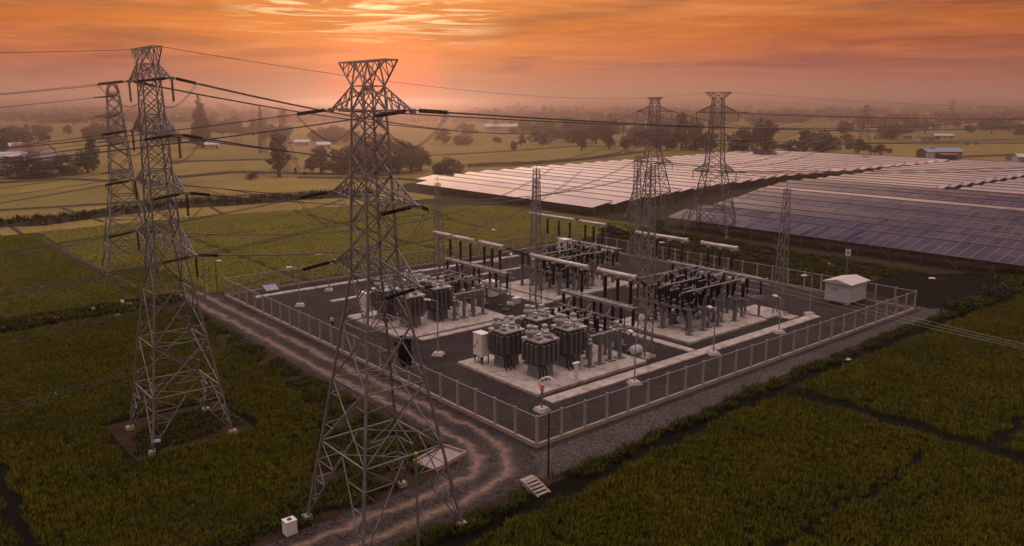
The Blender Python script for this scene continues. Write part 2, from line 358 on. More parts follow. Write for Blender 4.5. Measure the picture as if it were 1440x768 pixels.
    sky_c = mix(math_('MULTIPLY', c_dark, .80), sky_c, mix(1.0, sky_c, (.50, .52, 1.0), 'MULTIPLY'))
    c_mid = math_('MULTIPLY', cloud(.8, .55, 11.4, .44, .66, .64, 1.2, -.12), band.outputs['Color'])
    sky_c = mix(math_('MULTIPLY', c_mid, .42), sky_c, mix(1.0, sky_c, (1.28, 1.52, 1.7), 'MULTIPLY'))
    c_lit = math_('MULTIPLY', streak(5.0, 74, 9.6, .50, .66, .66, 1.3, -.04), high.outputs['Color'])
    sky_c = mix(math_('MULTIPLY', c_lit, .55), sky_c, mix(1.0, sky_c, (1.42, 1.75, 2.0), 'MULTIPLY'))
    c_thin = math_('MULTIPLY', streak(9.0, 170, 17.2, .40, .64, .66, 1.1, .05), band.outputs['Color'])
    sky_c = mix(math_('MULTIPLY', c_thin, .38), mix(math_('MULTIPLY', band.outputs['Color'], .25), sky_c, mix(1.0, sky_c, (.74, .66, .76), 'MULTIPLY')), mix(1.0, sky_c, (1.2, 1.36, 1.45), 'MULTIPLY'))
    # torn bright cloud above the sun
    gl = nd.new('ShaderNodeVectorMath'); gl.operation = 'DOT_PRODUCT'
    e2 = math.radians(6.6); a2 = math.radians(-9.5)
    gl.inputs[1].default_value = (math.sin(a2) * math.cos(e2), math.cos(a2) * math.cos(e2), math.sin(e2)); lk.new(tc.outputs['Generated'], gl.inputs[0])
    hot = ramp(nd, [(.986, (0, 0, 0)), (.9985, (1, 1, 1))]); lk.new(gl.outputs['Value'], hot.inputs['Fac'])
    c_hot = math_('MULTIPLY', math_('MULTIPLY', streak(6.5, 88, 31.0, .50, .60, .64, 1.5, -.06), hot.outputs['Color']), high.outputs['Color'])
    sky_c = mix(math_('MULTIPLY', c_hot, .9), sky_c, (.86, .62, .34))
    # red glow where the sun sits in the haze
    g2 = nd.new('ShaderNodeVectorMath'); g2.operation = 'DOT_PRODUCT'; e3 = math.radians(1.2)
    g2.inputs[1].default_value = (math.sin(SUN_AZ) * math.cos(e3), math.cos(SUN_AZ) * math.cos(e3), math.sin(e3)); lk.new(tc.outputs['Generated'], g2.inputs[0])
    red = ramp(nd, [(.996, (0, 0, 0)), (.9990, (.25, .25, .25)), (.99985, (1, 1, 1))]); lk.new(g2.outputs['Value'], red.inputs['Fac'])
    sky_c = mix(math_('MULTIPLY', red.outputs['Color'], .42), sky_c, (.92, .17, .065))
    b2 = nd.new('ShaderNodeBackground'); b2.inputs['Strength'].default_value = .92; lk.new(sky_c, b2.inputs['Color'])
    ad = nd.new('ShaderNodeAddShader'); lk.new(b1.outputs[0], ad.inputs[0]); lk.new(b2.outputs[0], ad.inputs[1]); lk.new(ad.outputs[0], out.inputs['Surface'])
make_world()
sc.view_settings.view_transform = 'Standard'; sc.view_settings.look = 'None'; sc.view_settings.gamma = 1; sc.view_settings.exposure = 0.5
sc.view_settings.use_curve_mapping = False
sc.cycles.volume_bounces = 0; sc.cycles.max_bounces = 8; sc.cycles.diffuse_bounces = 2; sc.cycles.glossy_bounces = 3; sc.cycles.transparent_max_bounces = 24
sc.cycles.sample_clamp_indirect = 8
hb = MB(); hb.box((0, 3300, 15.2), (11000, 8200, 32.4))
hm = bpy.data.materials.new('morning haze'); hm.use_nodes = True; hn = hm.node_tree.nodes; hn.clear()
ho = hn.new('ShaderNodeOutputMaterial'); hv = hn.new('ShaderNodeVolumePrincipled'); hm.node_tree.links.new(hv.outputs[0], ho.inputs['Volume'])
hv.inputs['Color'].default_value = (.97, .88, .85, 1); hv.inputs['Density'].default_value = .00085; hv.inputs['Anisotropy'].default_value = .925
haze = hb.obj('haze', hm); tag(haze, 'thin warm morning haze lying over the rice plain', 'haze', kind='stuff')

# ------------------------------------------------------------------ ground, roads, pads
def sheet(name, pts, z, m, kind='structure', grid=True):
    P = [w(*p, z) if grid else (p[0], p[1], z) for p in pts]
    me = bpy.data.meshes.new(name); me.from_pydata(P, [], [tuple(range(len(P)))]); me.update()
    if me.polygons[0].normal.z < 0: me.flip_normals()
    me.materials.append(m); o = link(bpy.data.objects.new(name, me)); return tag(o, kind=kind)
mb = MB(); nx, ny = 12, 12
xs = [-5000 + 10000 * i / nx for i in range(nx + 1)]; ys = [-500 + 7600 * i / ny for i in range(ny + 1)]
for y in ys:
    for x in xs: mb.v.append((x, y, 0))
for j in range(ny):
    for i in range(nx): mb.f.append((j * (nx + 1) + i, j * (nx + 1) + i + 1, (j + 1) * (nx + 1) + i + 1, (j + 1) * (nx + 1) + i))
tag(mb.obj('ground', M['ground']), kind='structure')
sheet('soil', [(-60, -60), (100, -60), (100, -2), (62, -1), (-60, -2)], .004, M['soil'])  # bare black strip at the rice edge stands in for the bank's shadow
sheet('soil', [(-90, 1.5), (-7, 1.5), (-6, 61), (-90, 61)], .004, M['soil'])
sheet('soil', [(-90, 56), (62, 56), (62, -5), (100, -5), (100, 136), (50, 136), (20, 141), (-90, 132)], .002, M['dry_soil'])
sheet('bank', [(-60, -5.6), (-10, -5.2), (3, -4.6), (25, -3.7), (52, -3.2), (95, -4.2), (95, 1), (66, 1), (64, -2), (-60, -2)], .008, M['earth'])
sheet('bank', [(-60, -1), (-4, -1), (-4, 66), (-11, 66), (-9.5, 10), (-60, 4)], .008, M['earth'])
sheet('gravel_yard', [(-.7, -.7), (63.0, -.7), (63.0, 62.5), (-.7, 62.5)], .020, M['gravel'])
# service lane outside the near fence
sheet('lane', [(-3, -4.2), (5, -4.0), (12, -3.6), (23, -2.9), (35, -2.7), (51, -2.4), (65, -3.0), (65.5, 1.0), (62.6, 0), (62.6, -.3), (-1.2, -.3), (-1.2, 10), (-3.2, 10), (-4.2, 3)], .012, M['gravel_lane'])
def road(name, path, widths, z, m):
    """ribbon along a smoothed centre line; U = metres across"""
    P = []
    for i in range(len(path) - 1):
        p0 = path[max(i - 1, 0)]; p1 = path[i]; p2 = path[i + 1]; p3 = path[min(i + 2, len(path) - 1)]
        for k in range(8):
            t = k / 8
            P.append(tuple(.5 * (2 * p1[c] + (p2[c] - p0[c]) * t + (2 * p0[c] - 5 * p1[c] + 4 * p2[c] - p3[c]) * t * t + (3 * p1[c] - p0[c] - 3 * p2[c] + p3[c]) * t ** 3) for c in (0, 1)) +
                     (widths[i][0] + (widths[i + 1][0] - widths[i][0]) * t, widths[i][1] + (widths[i + 1][1] - widths[i][1]) * t))
    P.append(path[-1] + widths[-1])
    V, Fc, UV = [], [], []
    acc = 0
    for i, p in enumerate(P):
        a = P[max(i - 1, 0)]; b = P[min(i + 1, len(P) - 1)]; d = Vector((b[0] - a[0], b[1] - a[1])).normalized(); n = Vector((-d.y, d.x))
        for off in (p[2], 0, -p[3]):
            jit = random.uniform(-.22, .22) if off else 0
            q_ = (p[0] + n.x * (off + jit), p[1] + n.y * (off + jit)); V.append(w(*q_, z)); UV.append((off, acc))
        acc += .5
    for i in range(len(P) - 1):
        for k in range(2): Fc.append((i * 3 + k, (i + 1) * 3 + k, (i + 1) * 3 + k + 1, i * 3 + k + 1))
    me = bpy.data.meshes.new(name); me.from_pydata(V, [], Fc); me.update(); uvl = me.uv_layers.new(name='UVMap')
    for l in me.loops: uvl.data[l.index].uv = UV[l.vertex_index]
    if me.polygons[0].normal.z < 0: me.flip_normals()
    me.materials.append(m); return tag(link(bpy.data.objects.new(name, me)), kind='structure')
road('dirt_road', [(-3.0, 75), (-3.0, 60), (-2.9, 41), (-3.0, 27), (-2.7, 15), (-2.4, 7), (-2.9, 2.2), (-4.8, -.6), (-8, -1.8), (-14, -2.1), (-20, -2.2), (-34, -3), (-60, -4)],
     [(2.8, 1.7), (2.8, 1.6), (2.8, 2.4), (2.8, 2.4), (2.8, 2.2), (2.8, 2.1), (3.0, 2.4), (3.2, 2.6), (2.6, 2.6), (2.6, 2.5), (2.7, 2.4), (2.6, 2.4), (2.6, 2.4)], .016, M['gravel_road'])
sheet('bare_clearing', [(-23.4, 16.6), (-14.5, 17.0), (-14.6, 24.8), (-23.5, 25)], .012, M['earth'])
sheet('ditch', [(64.5, -1), (73, -3.5), (90, -3), (92, 4), (80, 12), (69, 10), (66, 5)], .016, M['water'])
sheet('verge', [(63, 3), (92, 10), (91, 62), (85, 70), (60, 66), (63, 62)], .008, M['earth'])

M['shaded_dry_grass'] = mat('dry grass with panel shade painted in', (.038, .029, .013), (.018, .016, .007), .35, .95, bump=.4, spec=.1)  # brown grass; the shade below the panels is put into its colour
sheet('solar_field_ground', [(87.5, -18), (320, -5), (320, 190), (100, 175), (87.5, 158)], .012, M['shaded_dry_grass'])
def slab(name, label, cat, s0, s1, t0, t1, h, m, group=None, z0=0.0):
    mbx = MB(); o = thing(name, label, cat, w((s0 + s1) / 2, (t0 + t1) / 2, z0), G, group)
    a, b = (s1 - s0) / 2, (t1 - t0) / 2; e = .05
    mbx.add([(-a, -b, 0), (a, -b, 0), (a, b, 0), (-a, b, 0), (-a, -b, h - e), (a, -b, h - e), (a, b, h - e), (-a, b, h - e), (-a + e, -b + e, h), (a - e, -b + e, h), (a - e, b - e, h), (-a + e, b - e, h)],
            [(0, 1, 5, 4), (1, 2, 6, 5), (2, 3, 7, 6), (3, 0, 4, 7), (4, 5, 9, 8), (5, 6, 10, 9), (6, 7, 11, 10), (7, 4, 8, 11), (8, 9, 10, 11)])
    ob = mbx.obj(name, m); ob.location = o.location; ob.rotation_euler = o.rotation_euler
    bpy.data.objects.remove(o); return tag(ob, label, cat, group)
slab('equipment_pad', 'concrete slab under the transformers behind the near fence corner', 'concrete pad', 6.9, 21.3, 7.7, 19.4, .30, M['concrete'])
slab('equipment_pad', 'concrete slab under the transformers seen through the big pylon', 'concrete pad', 7.0, 21.6, 29.2, 41.8, .30, M['concrete'])
slab('equipment_pad', 'concrete slab carrying the crowded switchgear by the white shed', 'concrete pad', 29.4, 44.0, 8.8, 19.8, .30, M['concrete'])
slab('equipment_pad', 'concrete slab under the rear switchgear behind the tall mast', 'concrete pad', 31.2, 46.5, 31.6, 43.2, .30, M['concrete'])
slab('equipment_pad', 'small concrete slab with one post, beside the crowded switchgear', 'concrete pad', 44.6, 49.0, 9.2, 13.8, .25, M['concrete'])
TR = [('long pale trench cover running inside the near fence from corner to white lamp post', 6.9, 50.5, 5.7, 7.0), ('pale trench cover between the two transformer slabs', 8.6, 30, 28.0, 29.0),
      ('pale trench cover crossing between front transformers and crowded switchgear', 27.3, 28.3, 7.2, 30), ('pale trench cover along the back fence', 2.6, 48, 58.0, 59.0),
      ('short pale trench cover lying alone near the back left lamps', 9.3, 15, 49.6, 50.5), ('pale trench cover in the middle of the yard leading to the rear slab', 29, 31, 31.5, 47),
      ('short trench cover end in front of the mast beside the near fence', 46.5, 48.5, 7.4, 10.2), ('pale trench cover behind the rear switchgear slab', 24, 48, 50.2, 51.0)]
for l, a, b, c, d in TR: slab('trench_cover', l, 'trench cover', a, b, c, d, .14, M['concrete'], z0=.02)

# ------------------------------------------------------------------ fence (four sides)
def fence(label, s0, t0, s1, t1, n, last):
    x0, y0 = w(s0, t0); x1, y1 = w(s1, t1); L = math.hypot(x1 - x0, y1 - y0)
    root = thing('chain_link_fence', label, 'fence', (x0, y0, 0), math.atan2(y1 - y0, x1 - x0), 'fence sides round the substation')
    MB().box((L / 2, 0, .17), (L, .22, .34)).obj('concrete_base', M['kerb'], root)
    mbx = MB(); mbx.tube([(0, 0, 2.42), (L, 0, 2.42)], .035, 6); mbx.obj('top_rail', M['steel_light'], root)
    m2 = MB(); m2.quad((0, 0, .34), (L, 0, .34), (L, 0, 2.40), (0, 0, 2.40)); m2.obj('wire_mesh', M['chain'], root)
    p0 = None
    for i in range(n + (1 if last else 0)):
        if p0 is None:
            q_ = MB(); q_.box((0, 0, 1.26), (.17, .17, 2.52)); q_.box((0, 0, 2.55), (.17, .17, .06), top=.3); p0 = q_.obj('post', M['concrete_post'], root)
            p0.location = (0, .003, 0)
        else:
            c = p0.copy(); COL.objects.link(c); c.parent = root; c.location = (L * i / n, .003, 0)
fence('fence side along the gravel lane, from the near corner to the white shed end', 0, 0, 62.3, 0, 25, False)
fence('fence side along the dirt road, behind the tall pylon', 0, 61.8, 0, 0, 25, False)
fence('fence side by the white shed, facing the dark ditch', 62.3, 0, 62.3, 61.8, 25, False)
fence('back fence side along the green field, beyond the switchgear', 62.3, 61.8, 0, 61.8, 25, False)

# ------------------------------------------------------------------ lattice pylons
def lerp(a, b, t): return tuple(x + (y - x) * t for x, y in zip(a, b))
def prof(pf, z):
    for (z0, h0), (z1, h1) in zip(pf, pf[1:]):
        if z <= z1: return h0 + (h1 - h0) * (z - z0) / (z1 - z0)
    return pf[-1][1]
def pylon(label, xy, rz, pf, levels, arms, ztop, peak, m, cat='pylon', group=None, leg=.17, th=.085, detail=2, name='transmission_tower'):
    root = thing(name, label, cat, (xy[0], xy[1], 0), rz, group)
    zw = levels[-1]
    def cor(k, z):
        h = prof(pf, z); sx, sy = ((-1, -1), (1, -1), (1, 1), (-1, 1))[k]
        return (sx * h, sy * h, z)
    for k in range(4):
        MB().tube([cor(k, .25)] + [cor(k, z) for z, _ in pf[1:]], [leg * .72 - .02 * i for i in range(len(pf))], 4).obj('leg', m, root)
        if detail > 1:
            f = MB(); c = cor(k, 0); f.box((c[0], c[1], .12), (.6, .6, .32), top=.85); f.obj('footing', M['kerb'], root)
    br = MB()
    for k in range(4):
        k2 = (k + 1) % 4
        P = lambda z: cor(k, z); Q = lambda z: cor(k2, z)
        zh = levels[1]
        mid = lerp(P(zh), Q(zh), .5)
        br.bar(P(zh), Q(zh), th * 1.3)
        for A, B in ((P, Q), (Q, P)):
            ft = A(.3); br.bar(ft, mid, th * 1.15)
            if detail > 1:
                fr = [.25, .5, .75]
                for i, f in enumerate(fr):
                    a = A(.3 + (zh - .3) * f); d = lerp(ft, mid, f); br.bar(a, d, th * .75)
                    if i < 2:
                        a2 = A(.3 + (zh - .3) * fr[i + 1]); br.bar(d, a2, th * .75)
                br.bar(lerp(ft, mid, .75), A(zh), th * .75)
        for i in range(1, len(levels) - 1):
            z0, z1 = levels[i], levels[i + 1]
            br.bar(P(z0), Q(z1), th); br.bar(Q(z0), P(z1), th)
            armz = any(abs(z1 - a[0]) < .01 or abs(z1 - a[0] - a[2]) < .01 for a in arms)
            if armz or z1 - z0 > 2.6 or i == len(levels) - 2: br.bar(P(z1), Q(z1), th)
            if detail > 1 and z1 - z0 > 2.3:
                c = lerp(P(z0), Q(z1), prof(pf, z0) / (prof(pf, z0) + prof(pf, z1)))
                for A, B in ((P, Q), (Q, P)):
                    for zq, f in ((z0 + (z1 - z0) * .27, .5), (z0 + (z1 - z0) * .76, .5)):
                        e = lerp(A(z0), c, .5) if zq < (z0 + z1) / 2 else lerp(A(z1), c, .5)
                        br.bar(A(zq), e, th * .7)
    if detail > 1:
        for zq in levels[1:4]:
            br.bar(lerp(cor(0, zq), cor(1, zq), .5), lerp(cor(1, zq), cor(2, zq), .5), th * .8); br.bar(lerp(cor(2, zq), cor(3, zq), .5), lerp(cor(3, zq), cor(0, zq), .5), th * .8)
    br.obj('lattice_bracing', m, root)
    tips = []
    for az, L, dz in arms:
        for sx in (-1, 1):
            a = MB(); h = prof(pf, az); hu = prof(pf, az + dz); tip = (sx * L, 0, az + .05)
            up = [(sx * hu, -hu, az + dz), (sx * hu, hu, az + dz)]; lo = [(sx * h, -h, az), (sx * h, h, az)]
            for p in up: a.bar(p, tip, th * 1.05)
            for p in lo: a.bar(p, tip, th * 1.35)
            n = 4 if detail > 1 else 2
            for i in range(1, n):
                f = i / n
                for u_, l_ in zip(up, lo):
                    a.bar(lerp(u_, tip, f), lerp(l_, tip, f), th * .7)
                    a.bar(lerp(u_, tip, (i - 1) / n), lerp(l_, tip, f), th * .7)
                a.bar(lerp(lo[0], tip, f), lerp(lo[1], tip, f), th * .7); a.bar(lerp(lo[0], tip, (i - 1) / n), lerp(lo[1], tip, f), th * .7)
                a.bar(lerp(up[0], tip, f), lerp(up[1], tip, f), th * .7)
            a.box((sx * (L + .05), 0, az), (.3, .22, .22)); a.obj('cross_arm', m, root); tips.append((sx, az, tip))
    pk = MB(); hw = prof(pf, zw)
    for sy in (-1, 1):
        A0, B0 = (-hw, sy * hw, zw), (hw, sy * hw, zw); yy = sy * hw * .55; A1, B1 = (-peak, yy, ztop), (peak, yy, ztop)
        pk.bar(A0, A1, th * 1.2); pk.bar(B0, B1, th * 1.2); pk.bar(A1, B1, th * 1.3)
        pk.bar((-hw, sy * hw, zw), (-hw, yy, ztop), th * 1.1); pk.bar((hw, sy * hw, zw), (hw, yy, ztop), th * 1.1)
        pk.bar((-hw, yy, ztop), (hw, sy * hw, zw), th * .9); pk.bar((hw, yy, ztop), (-hw, sy * hw, zw), th * .9)
        for sx in (-1, 1):
            for f in (.35, .68):
                pk.bar(lerp((sx * hw, sy * hw, zw), (sx * peak, yy, ztop), f), (sx * (hw + (peak - hw) * f), yy, ztop), th * .7)
                pk.bar(lerp((sx * hw, sy * hw, zw), (sx * peak, yy, ztop), f), (sx * (hw + (peak - hw) * (f - .33)), yy, ztop), th * .7)
    for x in (-peak, -hw, hw, peak): pk.bar((x, -hw * .55, ztop), (x, hw * .55, ztop), th)
    pk.obj('earth_wire_peak', m, root)
    root['tips'] = 0; del root['tips']
    return root, tips
def world_pt(root, p):
    return root.matrix_basis @ Vector(p)
RB = math.radians(130.0)
pfC = [(0, 3.4), (15.5, .98), (25.9, .64)]
lvC = [0, 5.2, 9.2, 12.6, 15.5, 17.0, 18.4, 19.8, 21.1, 22.3, 23.5, 24.6, 25.9]
towC, tipC = pylon('tall grey pylon straddling the bend of the dirt road', (-7.8, 44.3), RB, pfC, lvC, [(24.6, 4.3, 1.3), (19.8, 4.6, 1.3), (15.5, 4.7, 1.5)], 27.2, 2.5, M['steel'], th=.062, leg=.14)
pfA = [(0, 2.95), (14.9, .95), (27.6, .58)]
lvA = [0, 3.9, 7.6, 11.4, 14.9, 16.4, 17.7, 19.05, 20.3, 21.6, 22.9, 24.2, 25.4, 26.6, 27.7]
towA, tipA = pylon('grey pylon standing in the bare square cut out of the rice', (-25.75, 58.1), RB, pfA, lvA, [(26.6, 5.0, 1.1), (22.9, 5.4, 1.3), (19.05, 6.0, 1.25), (14.9, 6.8, 1.5)], 28.8, 2.5, M['steel'], th=.062, leg=.14)
pfB = [(0, 3.6), (13, 1.6), (27, .75)]
lvB = [0, 4.2, 8, 11.5, 14.5, 17, 19.3, 21.3, 23.2, 25, 26.6]
towB, tipB = pylon('grey pylon in the grass behind the rice-clearing pylon, partly hidden by it', at(184, 379), math.radians(123), pfB, lvB, [(26.0, 4.3, .5), (23.2, 5.2, .5), (19.3, 5.6, .5), (14.5, 6.0, .8)], 27.6, 1.6, M['steel'], th=.10)
pfD = [(0, 4.2), (14, 1.5), (25.8, .9)]
lvD = [0, 5.2, 9, 12, 14, 16, 18, 19.8, 21.6, 23.2, 24.6, 25.8]
towD, tipD = pylon('pylon in front of the solar panels with a wide flat top', at(1000, 328), math.radians(150), pfD, lvD, [(23.2, 4.0, 1.4), (18, 4.0, 1.4), (12, 4.2, 1.6)], 27.0, 2.4, M['steel_far'], th=.095, leg=.19)
towE, tipE = pylon('slimmer pylon rising from the edge of the solar panels behind a yard mast', at(915, 303), math.radians(150), [(0, 4.4), (15, 1.3), (26, .8)], lvD, [(23.2, 4.0, 1.2), (18, 4.6, 1.2), (12, 4.6, 1.4)], 26.2, 1.6, M['steel_far'], th=.095, leg=.19)
FAR = [(1213, 218, 146, 'hazy pylon rising beyond the dark trees at the end of the panels'), (402, 240, 153, 'hazy pylon behind the slim tree standing in the field'), (333, 205, 161, 'small hazy pylon between the tall poplar and the spire mast'),
       (697, 185, 151, 'faint pylon over the misty trees, shorter of a pair'), (765, 180, 148, 'faint thin pylon over the misty trees, taller of a pair'), (1336, 180, 139, 'faint pylon on the horizon over the far round trees'), (811, 176, 153, 'faintest tiny pylon on the horizon between two hazy pylons'),
       (43, 232, 174, 'small hazy pylon standing over the village roofs')]
for u, vb, vt, l in FAR:
    h = height(u, vb, vt); x, y = at(u, vb); k = h / 27.0
    again(towE, (x, y), math.radians(150 + random.uniform(-12, 12)), l, 'pylons fading into the haze', (k, k, k))
# spire mast
x, y = at(369, 215); h = height(369, 215, 147)
sm = thing('lattice_mast', 'thin pointed mast rising above misty trees beyond the field', 'mast', (x, y, 0)); q_ = MB(); q2 = MB()
for k in range(3):
    a = 2 * PI * k / 3; b = a + 2 * PI / 3
    q2.tube([(2.6 * math.cos(a), 2.6 * math.sin(a), 0), (.1 * math.cos(a), .1 * math.sin(a), h)], .28, 4)
    for i in range(14):
        f, g = i / 14, (i + 1) / 14
        P_ = lambda an, f_: (2.6 * (1 - f_) * math.cos(an), 2.6 * (1 - f_) * math.sin(an), h * f_)
        q_.bar(P_(a, f), P_(b, g), .22); q_.bar(P_(b, f), P_(a, g), .22)
q2.obj('leg', M['steel_far'], sm); q_.obj('lattice_bracing', M['steel_far'], sm)

# ------------------------------------------------------------------ insulator strings, jumpers and conductors
def disc_string(mb_, p, q, r=.11, n=14):
    p, q = Vector(p), Vector(q); pts, rs = [], []
    pts.append(p); rs.append(.03)
    for i in range(n):
        for f, rr in ((.08, .35), (.25, 1.0), (.75, 1.0), (.92, .35)):
            pts.append(p.lerp(q, .04 + .92 * (i + f) / n)); rs.append(r * rr)
    pts.append(q); rs.append(.03); mb_.tube(pts, rs, 7)
def cat_pts(p, q, sag, n=20):
    return [Vector(p).lerp(Vector(q), i / n) - Vector((0, 0, sag * 4 * (i / n) * (1 - i / n))) for i in range(n + 1)]
def conductor(p, q, sag, label, group, twin=True, r=.017, n=26, mat_='wire'):
    p, q = Vector(p), Vector(q)
    d = (q - p); s_ = Vector((-d.y, d.x, 0)).normalized() * .19
    if not twin:
        m_ = MB(); m_.tube(cat_pts(p, q, sag, n), r, 5); o = m_.obj('power_line', M[mat_]); return tag(o, label, 'cable', group)
    root = thing('power_line', label, 'cable', tuple(p), 0, group); z = Vector((0, 0, 0))
    for k in (-1, 1):
        m_ = MB(); m_.tube(cat_pts(s_ * k, d + s_ * k, sag, n), r, 5); m_.obj('conductor_wire', M['wire'], root)
    m_ = MB(); c = cat_pts(z, d, sag, n)
    for f in (2, 5): m_.bar(c[f] - s_, c[f] + s_, .04)
    m_.obj('spacer', M['wire'], root)
    return root
def local(root, p): return root.matrix_basis.inverted() @ Vector(p)
def rig(root, tips, targets, who, sagf=.028, strlen=1.9, r=.017, jumper=True, hang=False):
    """targets(tip index, world tip, az, sx) -> list of (world target, sag, text) ; builds strings and jumpers as parts, lines as things"""
    for i, (sx, az, tip) in enumerate(tips):
        wt = world_pt(root, tip); ends = []
        for tgt, sag, text, twin in targets(i, wt, az, sx):
            d = (Vector(tgt) - wt); dl = d.length; d = d.normalized()
            d = (d - Vector((0, 0, 4 * sag / dl))).normalized()
            e0 = wt + d * .35; e1 = e0 + d * strlen
            a = MB(); disc_string(a, local(root, e0), local(root, e1)); a.bar(local(root, wt), local(root, e0), .06); a.obj('insulator_string', M['black'], root)
            ends.append(e1); conductor(e1, tgt, sag, text, 'conductors of the ' + who, twin, r * (2.3 if d.x > .3 else .95))
        if jumper and len(ends) == 2:
            dd = (ends[1] - ends[0]); sd_ = Vector((-dd.y, dd.x, 0)).normalized()
            for k in (-1, 1):
                a = MB(); pts = []
                for j in range(13):
                    f = j / 12; p = ends[0].lerp(ends[1], f) + sd_ * (.12 * k) + Vector((0, 0, -1.65 * (1 - abs(2 * f - 1) ** 1.7))); pts.append(local(root, p))
                a.tube(pts, .016, 5); a.obj('jumper_wire', M['wire'], root)
        if hang:
            a = MB(); h0 = wt + Vector((0, 0, -.1)); disc_string(a, local(root, h0), local(root, h0 + Vector((0, 0, -1.5))), .09, 10); a.obj('post_insulator', M['black'], root)
ORD = ['top', 'second', 'third', 'lowest']
def side_name(sx): return 'road-side' if sx < 0 else 'far-side'
DA = Vector((AX[0], AX[1], 0))
def tgtA(i, wt, az, sx):
    lv = i // 2; out = []; e = tipE[min(lv, 2) * 2 + (0 if sx > 0 else 1)]; te = world_pt(towE, e[2])
    if lv == 3: te = Vector(w(70, 70 + 4 * sx, 12.5))
    s_ = 'outer' if sx > 0 else 'inner'
    out.append((wt - DA * 95 + Vector((0, 0, .6)), 3.2, f'twin cable from {s_} tip of {ORD[lv]} clearing-pylon crossarm towards the village', True))
    out.append((te, 4.2, f'twin cable from {s_} tip of {ORD[lv]} clearing-pylon crossarm towards the solar panels', True))
    return out
def tgtC(i, wt, az, sx):
    lv = i // 2; out = []; s_ = 'outer' if sx > 0 else 'inner'
    out.append((wt - DA * 80 + Vector((0, 0, .5)), 2.6, f'twin cable from {s_} tip of {["top","middle","lowest"][lv]} road-bend pylon crossarm, away from yard', True))
    if lv == 0: out.append((wt + DA * 170 + Vector((0, 0, 1.6)), 3.0, f'twin cable crossing high over the substation from the road-bend pylon, {s_} tip', True))
    elif lv == 1: out.append((Vector(w(46.2, 53.5 if sx > 0 else 50.5, 9.0)), 2.0, f'twin cable dropping from {s_} middle crossarm of road-bend pylon to the rear mast', True))
    elif sx < 0: out.append((Vector(w(23.2, 27.1, 11.0)), 1.5, 'single cable dropping from the lowest crossarm of the road-bend pylon to a yard mast', False))
    else: out.append((Vector(w(24.4, 47.4, 10.4)), 1.4, 'single cable from the lowest crossarm of the road-bend pylon to the mast by the transformers', False))
    return out
def tgtB(i, wt, az, sx):
    lv = i // 2; s_ = 'outer' if sx > 0 else 'inner'
    d = Vector((math.cos(math.radians(33)), math.sin(math.radians(33)), 0))
    return [(wt - d * 130, 4.0, f'twin cable from {s_} tip of {ORD[lv]} half-hidden pylon crossarm', True)]
rig(towA, tipA, tgtA, 'rice-clearing pylon', hang=True)
rig(towC, tipC, tgtC, 'road-bend pylon')
rig(towB, tipB, tgtB, 'half-hidden pylon', r=.022)
def tgtDE(nm, root_):
    def f(i, wt, az, sx):
        lv = i // 2
        if nm == 'D':
            e = world_pt(root_, (sx * 5, 0, az)); v = Vector((math.cos(math.radians(20)), math.sin(math.radians(20)), 0))
            return [(wt + v * 190 + Vector((0, 0, .5)), 2, f'twin cable over the panels from {"outer" if sx > 0 else "inner"} {["top","middle","lowest"][lv]} tip of the flat-topped pylon', True)]
        v = Vector((math.cos(math.radians(58)), math.sin(math.radians(58)), 0))
        return [(wt + v * 220, 6, f'twin cable over far fields from {"outer" if sx > 0 else "inner"} {["top","middle","lowest"][lv]} tip of the slim pylon', True)]
    return f
rig(towD, tipD, tgtDE('D', towD), 'flat-topped pylon', r=.026, jumper=False, hang=True)
rig(towE, tipE, tgtDE('E', towE), 'slim pylon', r=.026, jumper=False, hang=True)
conductor(world_pt(towA, (-2.5, 0, 28.8)), world_pt(towD, (2.4, 0, 27.0)), 2.2, 'thin earth wire from the clearing pylon top to the flat-topped pylon', 'earth wires', False, .02)
conductor(world_pt(towA, (2.5, 0, 28.8)), world_pt(towA, (2.5, 0, 28.8)) - DA * 90, 1.6, 'thin earth wire leaving the clearing pylon top towards the village', 'earth wires', False, .02)
conductor(world_pt(towD, (-2.4, 0, 27.0)), world_pt(towD, (-2.4, 0, 27.0)) + Vector((170, 60, 0)), 3.0, 'thin earth wire from the flat-topped pylon over the solar panels', 'earth wires', False, .025)
for k in range(3):
    conductor(w(45.3 - .1 * k, 30.3, 6.4 - .75 * k), w(35.4 + 2.8 * k, -46, 5.2 - .7 * k), .9, f'{["upper","middle","lower"][k]} of three low wires crossing the lane fence and rice from a yard mast', 'low wires crossing the lane', False, .015, mat_='steel_light')

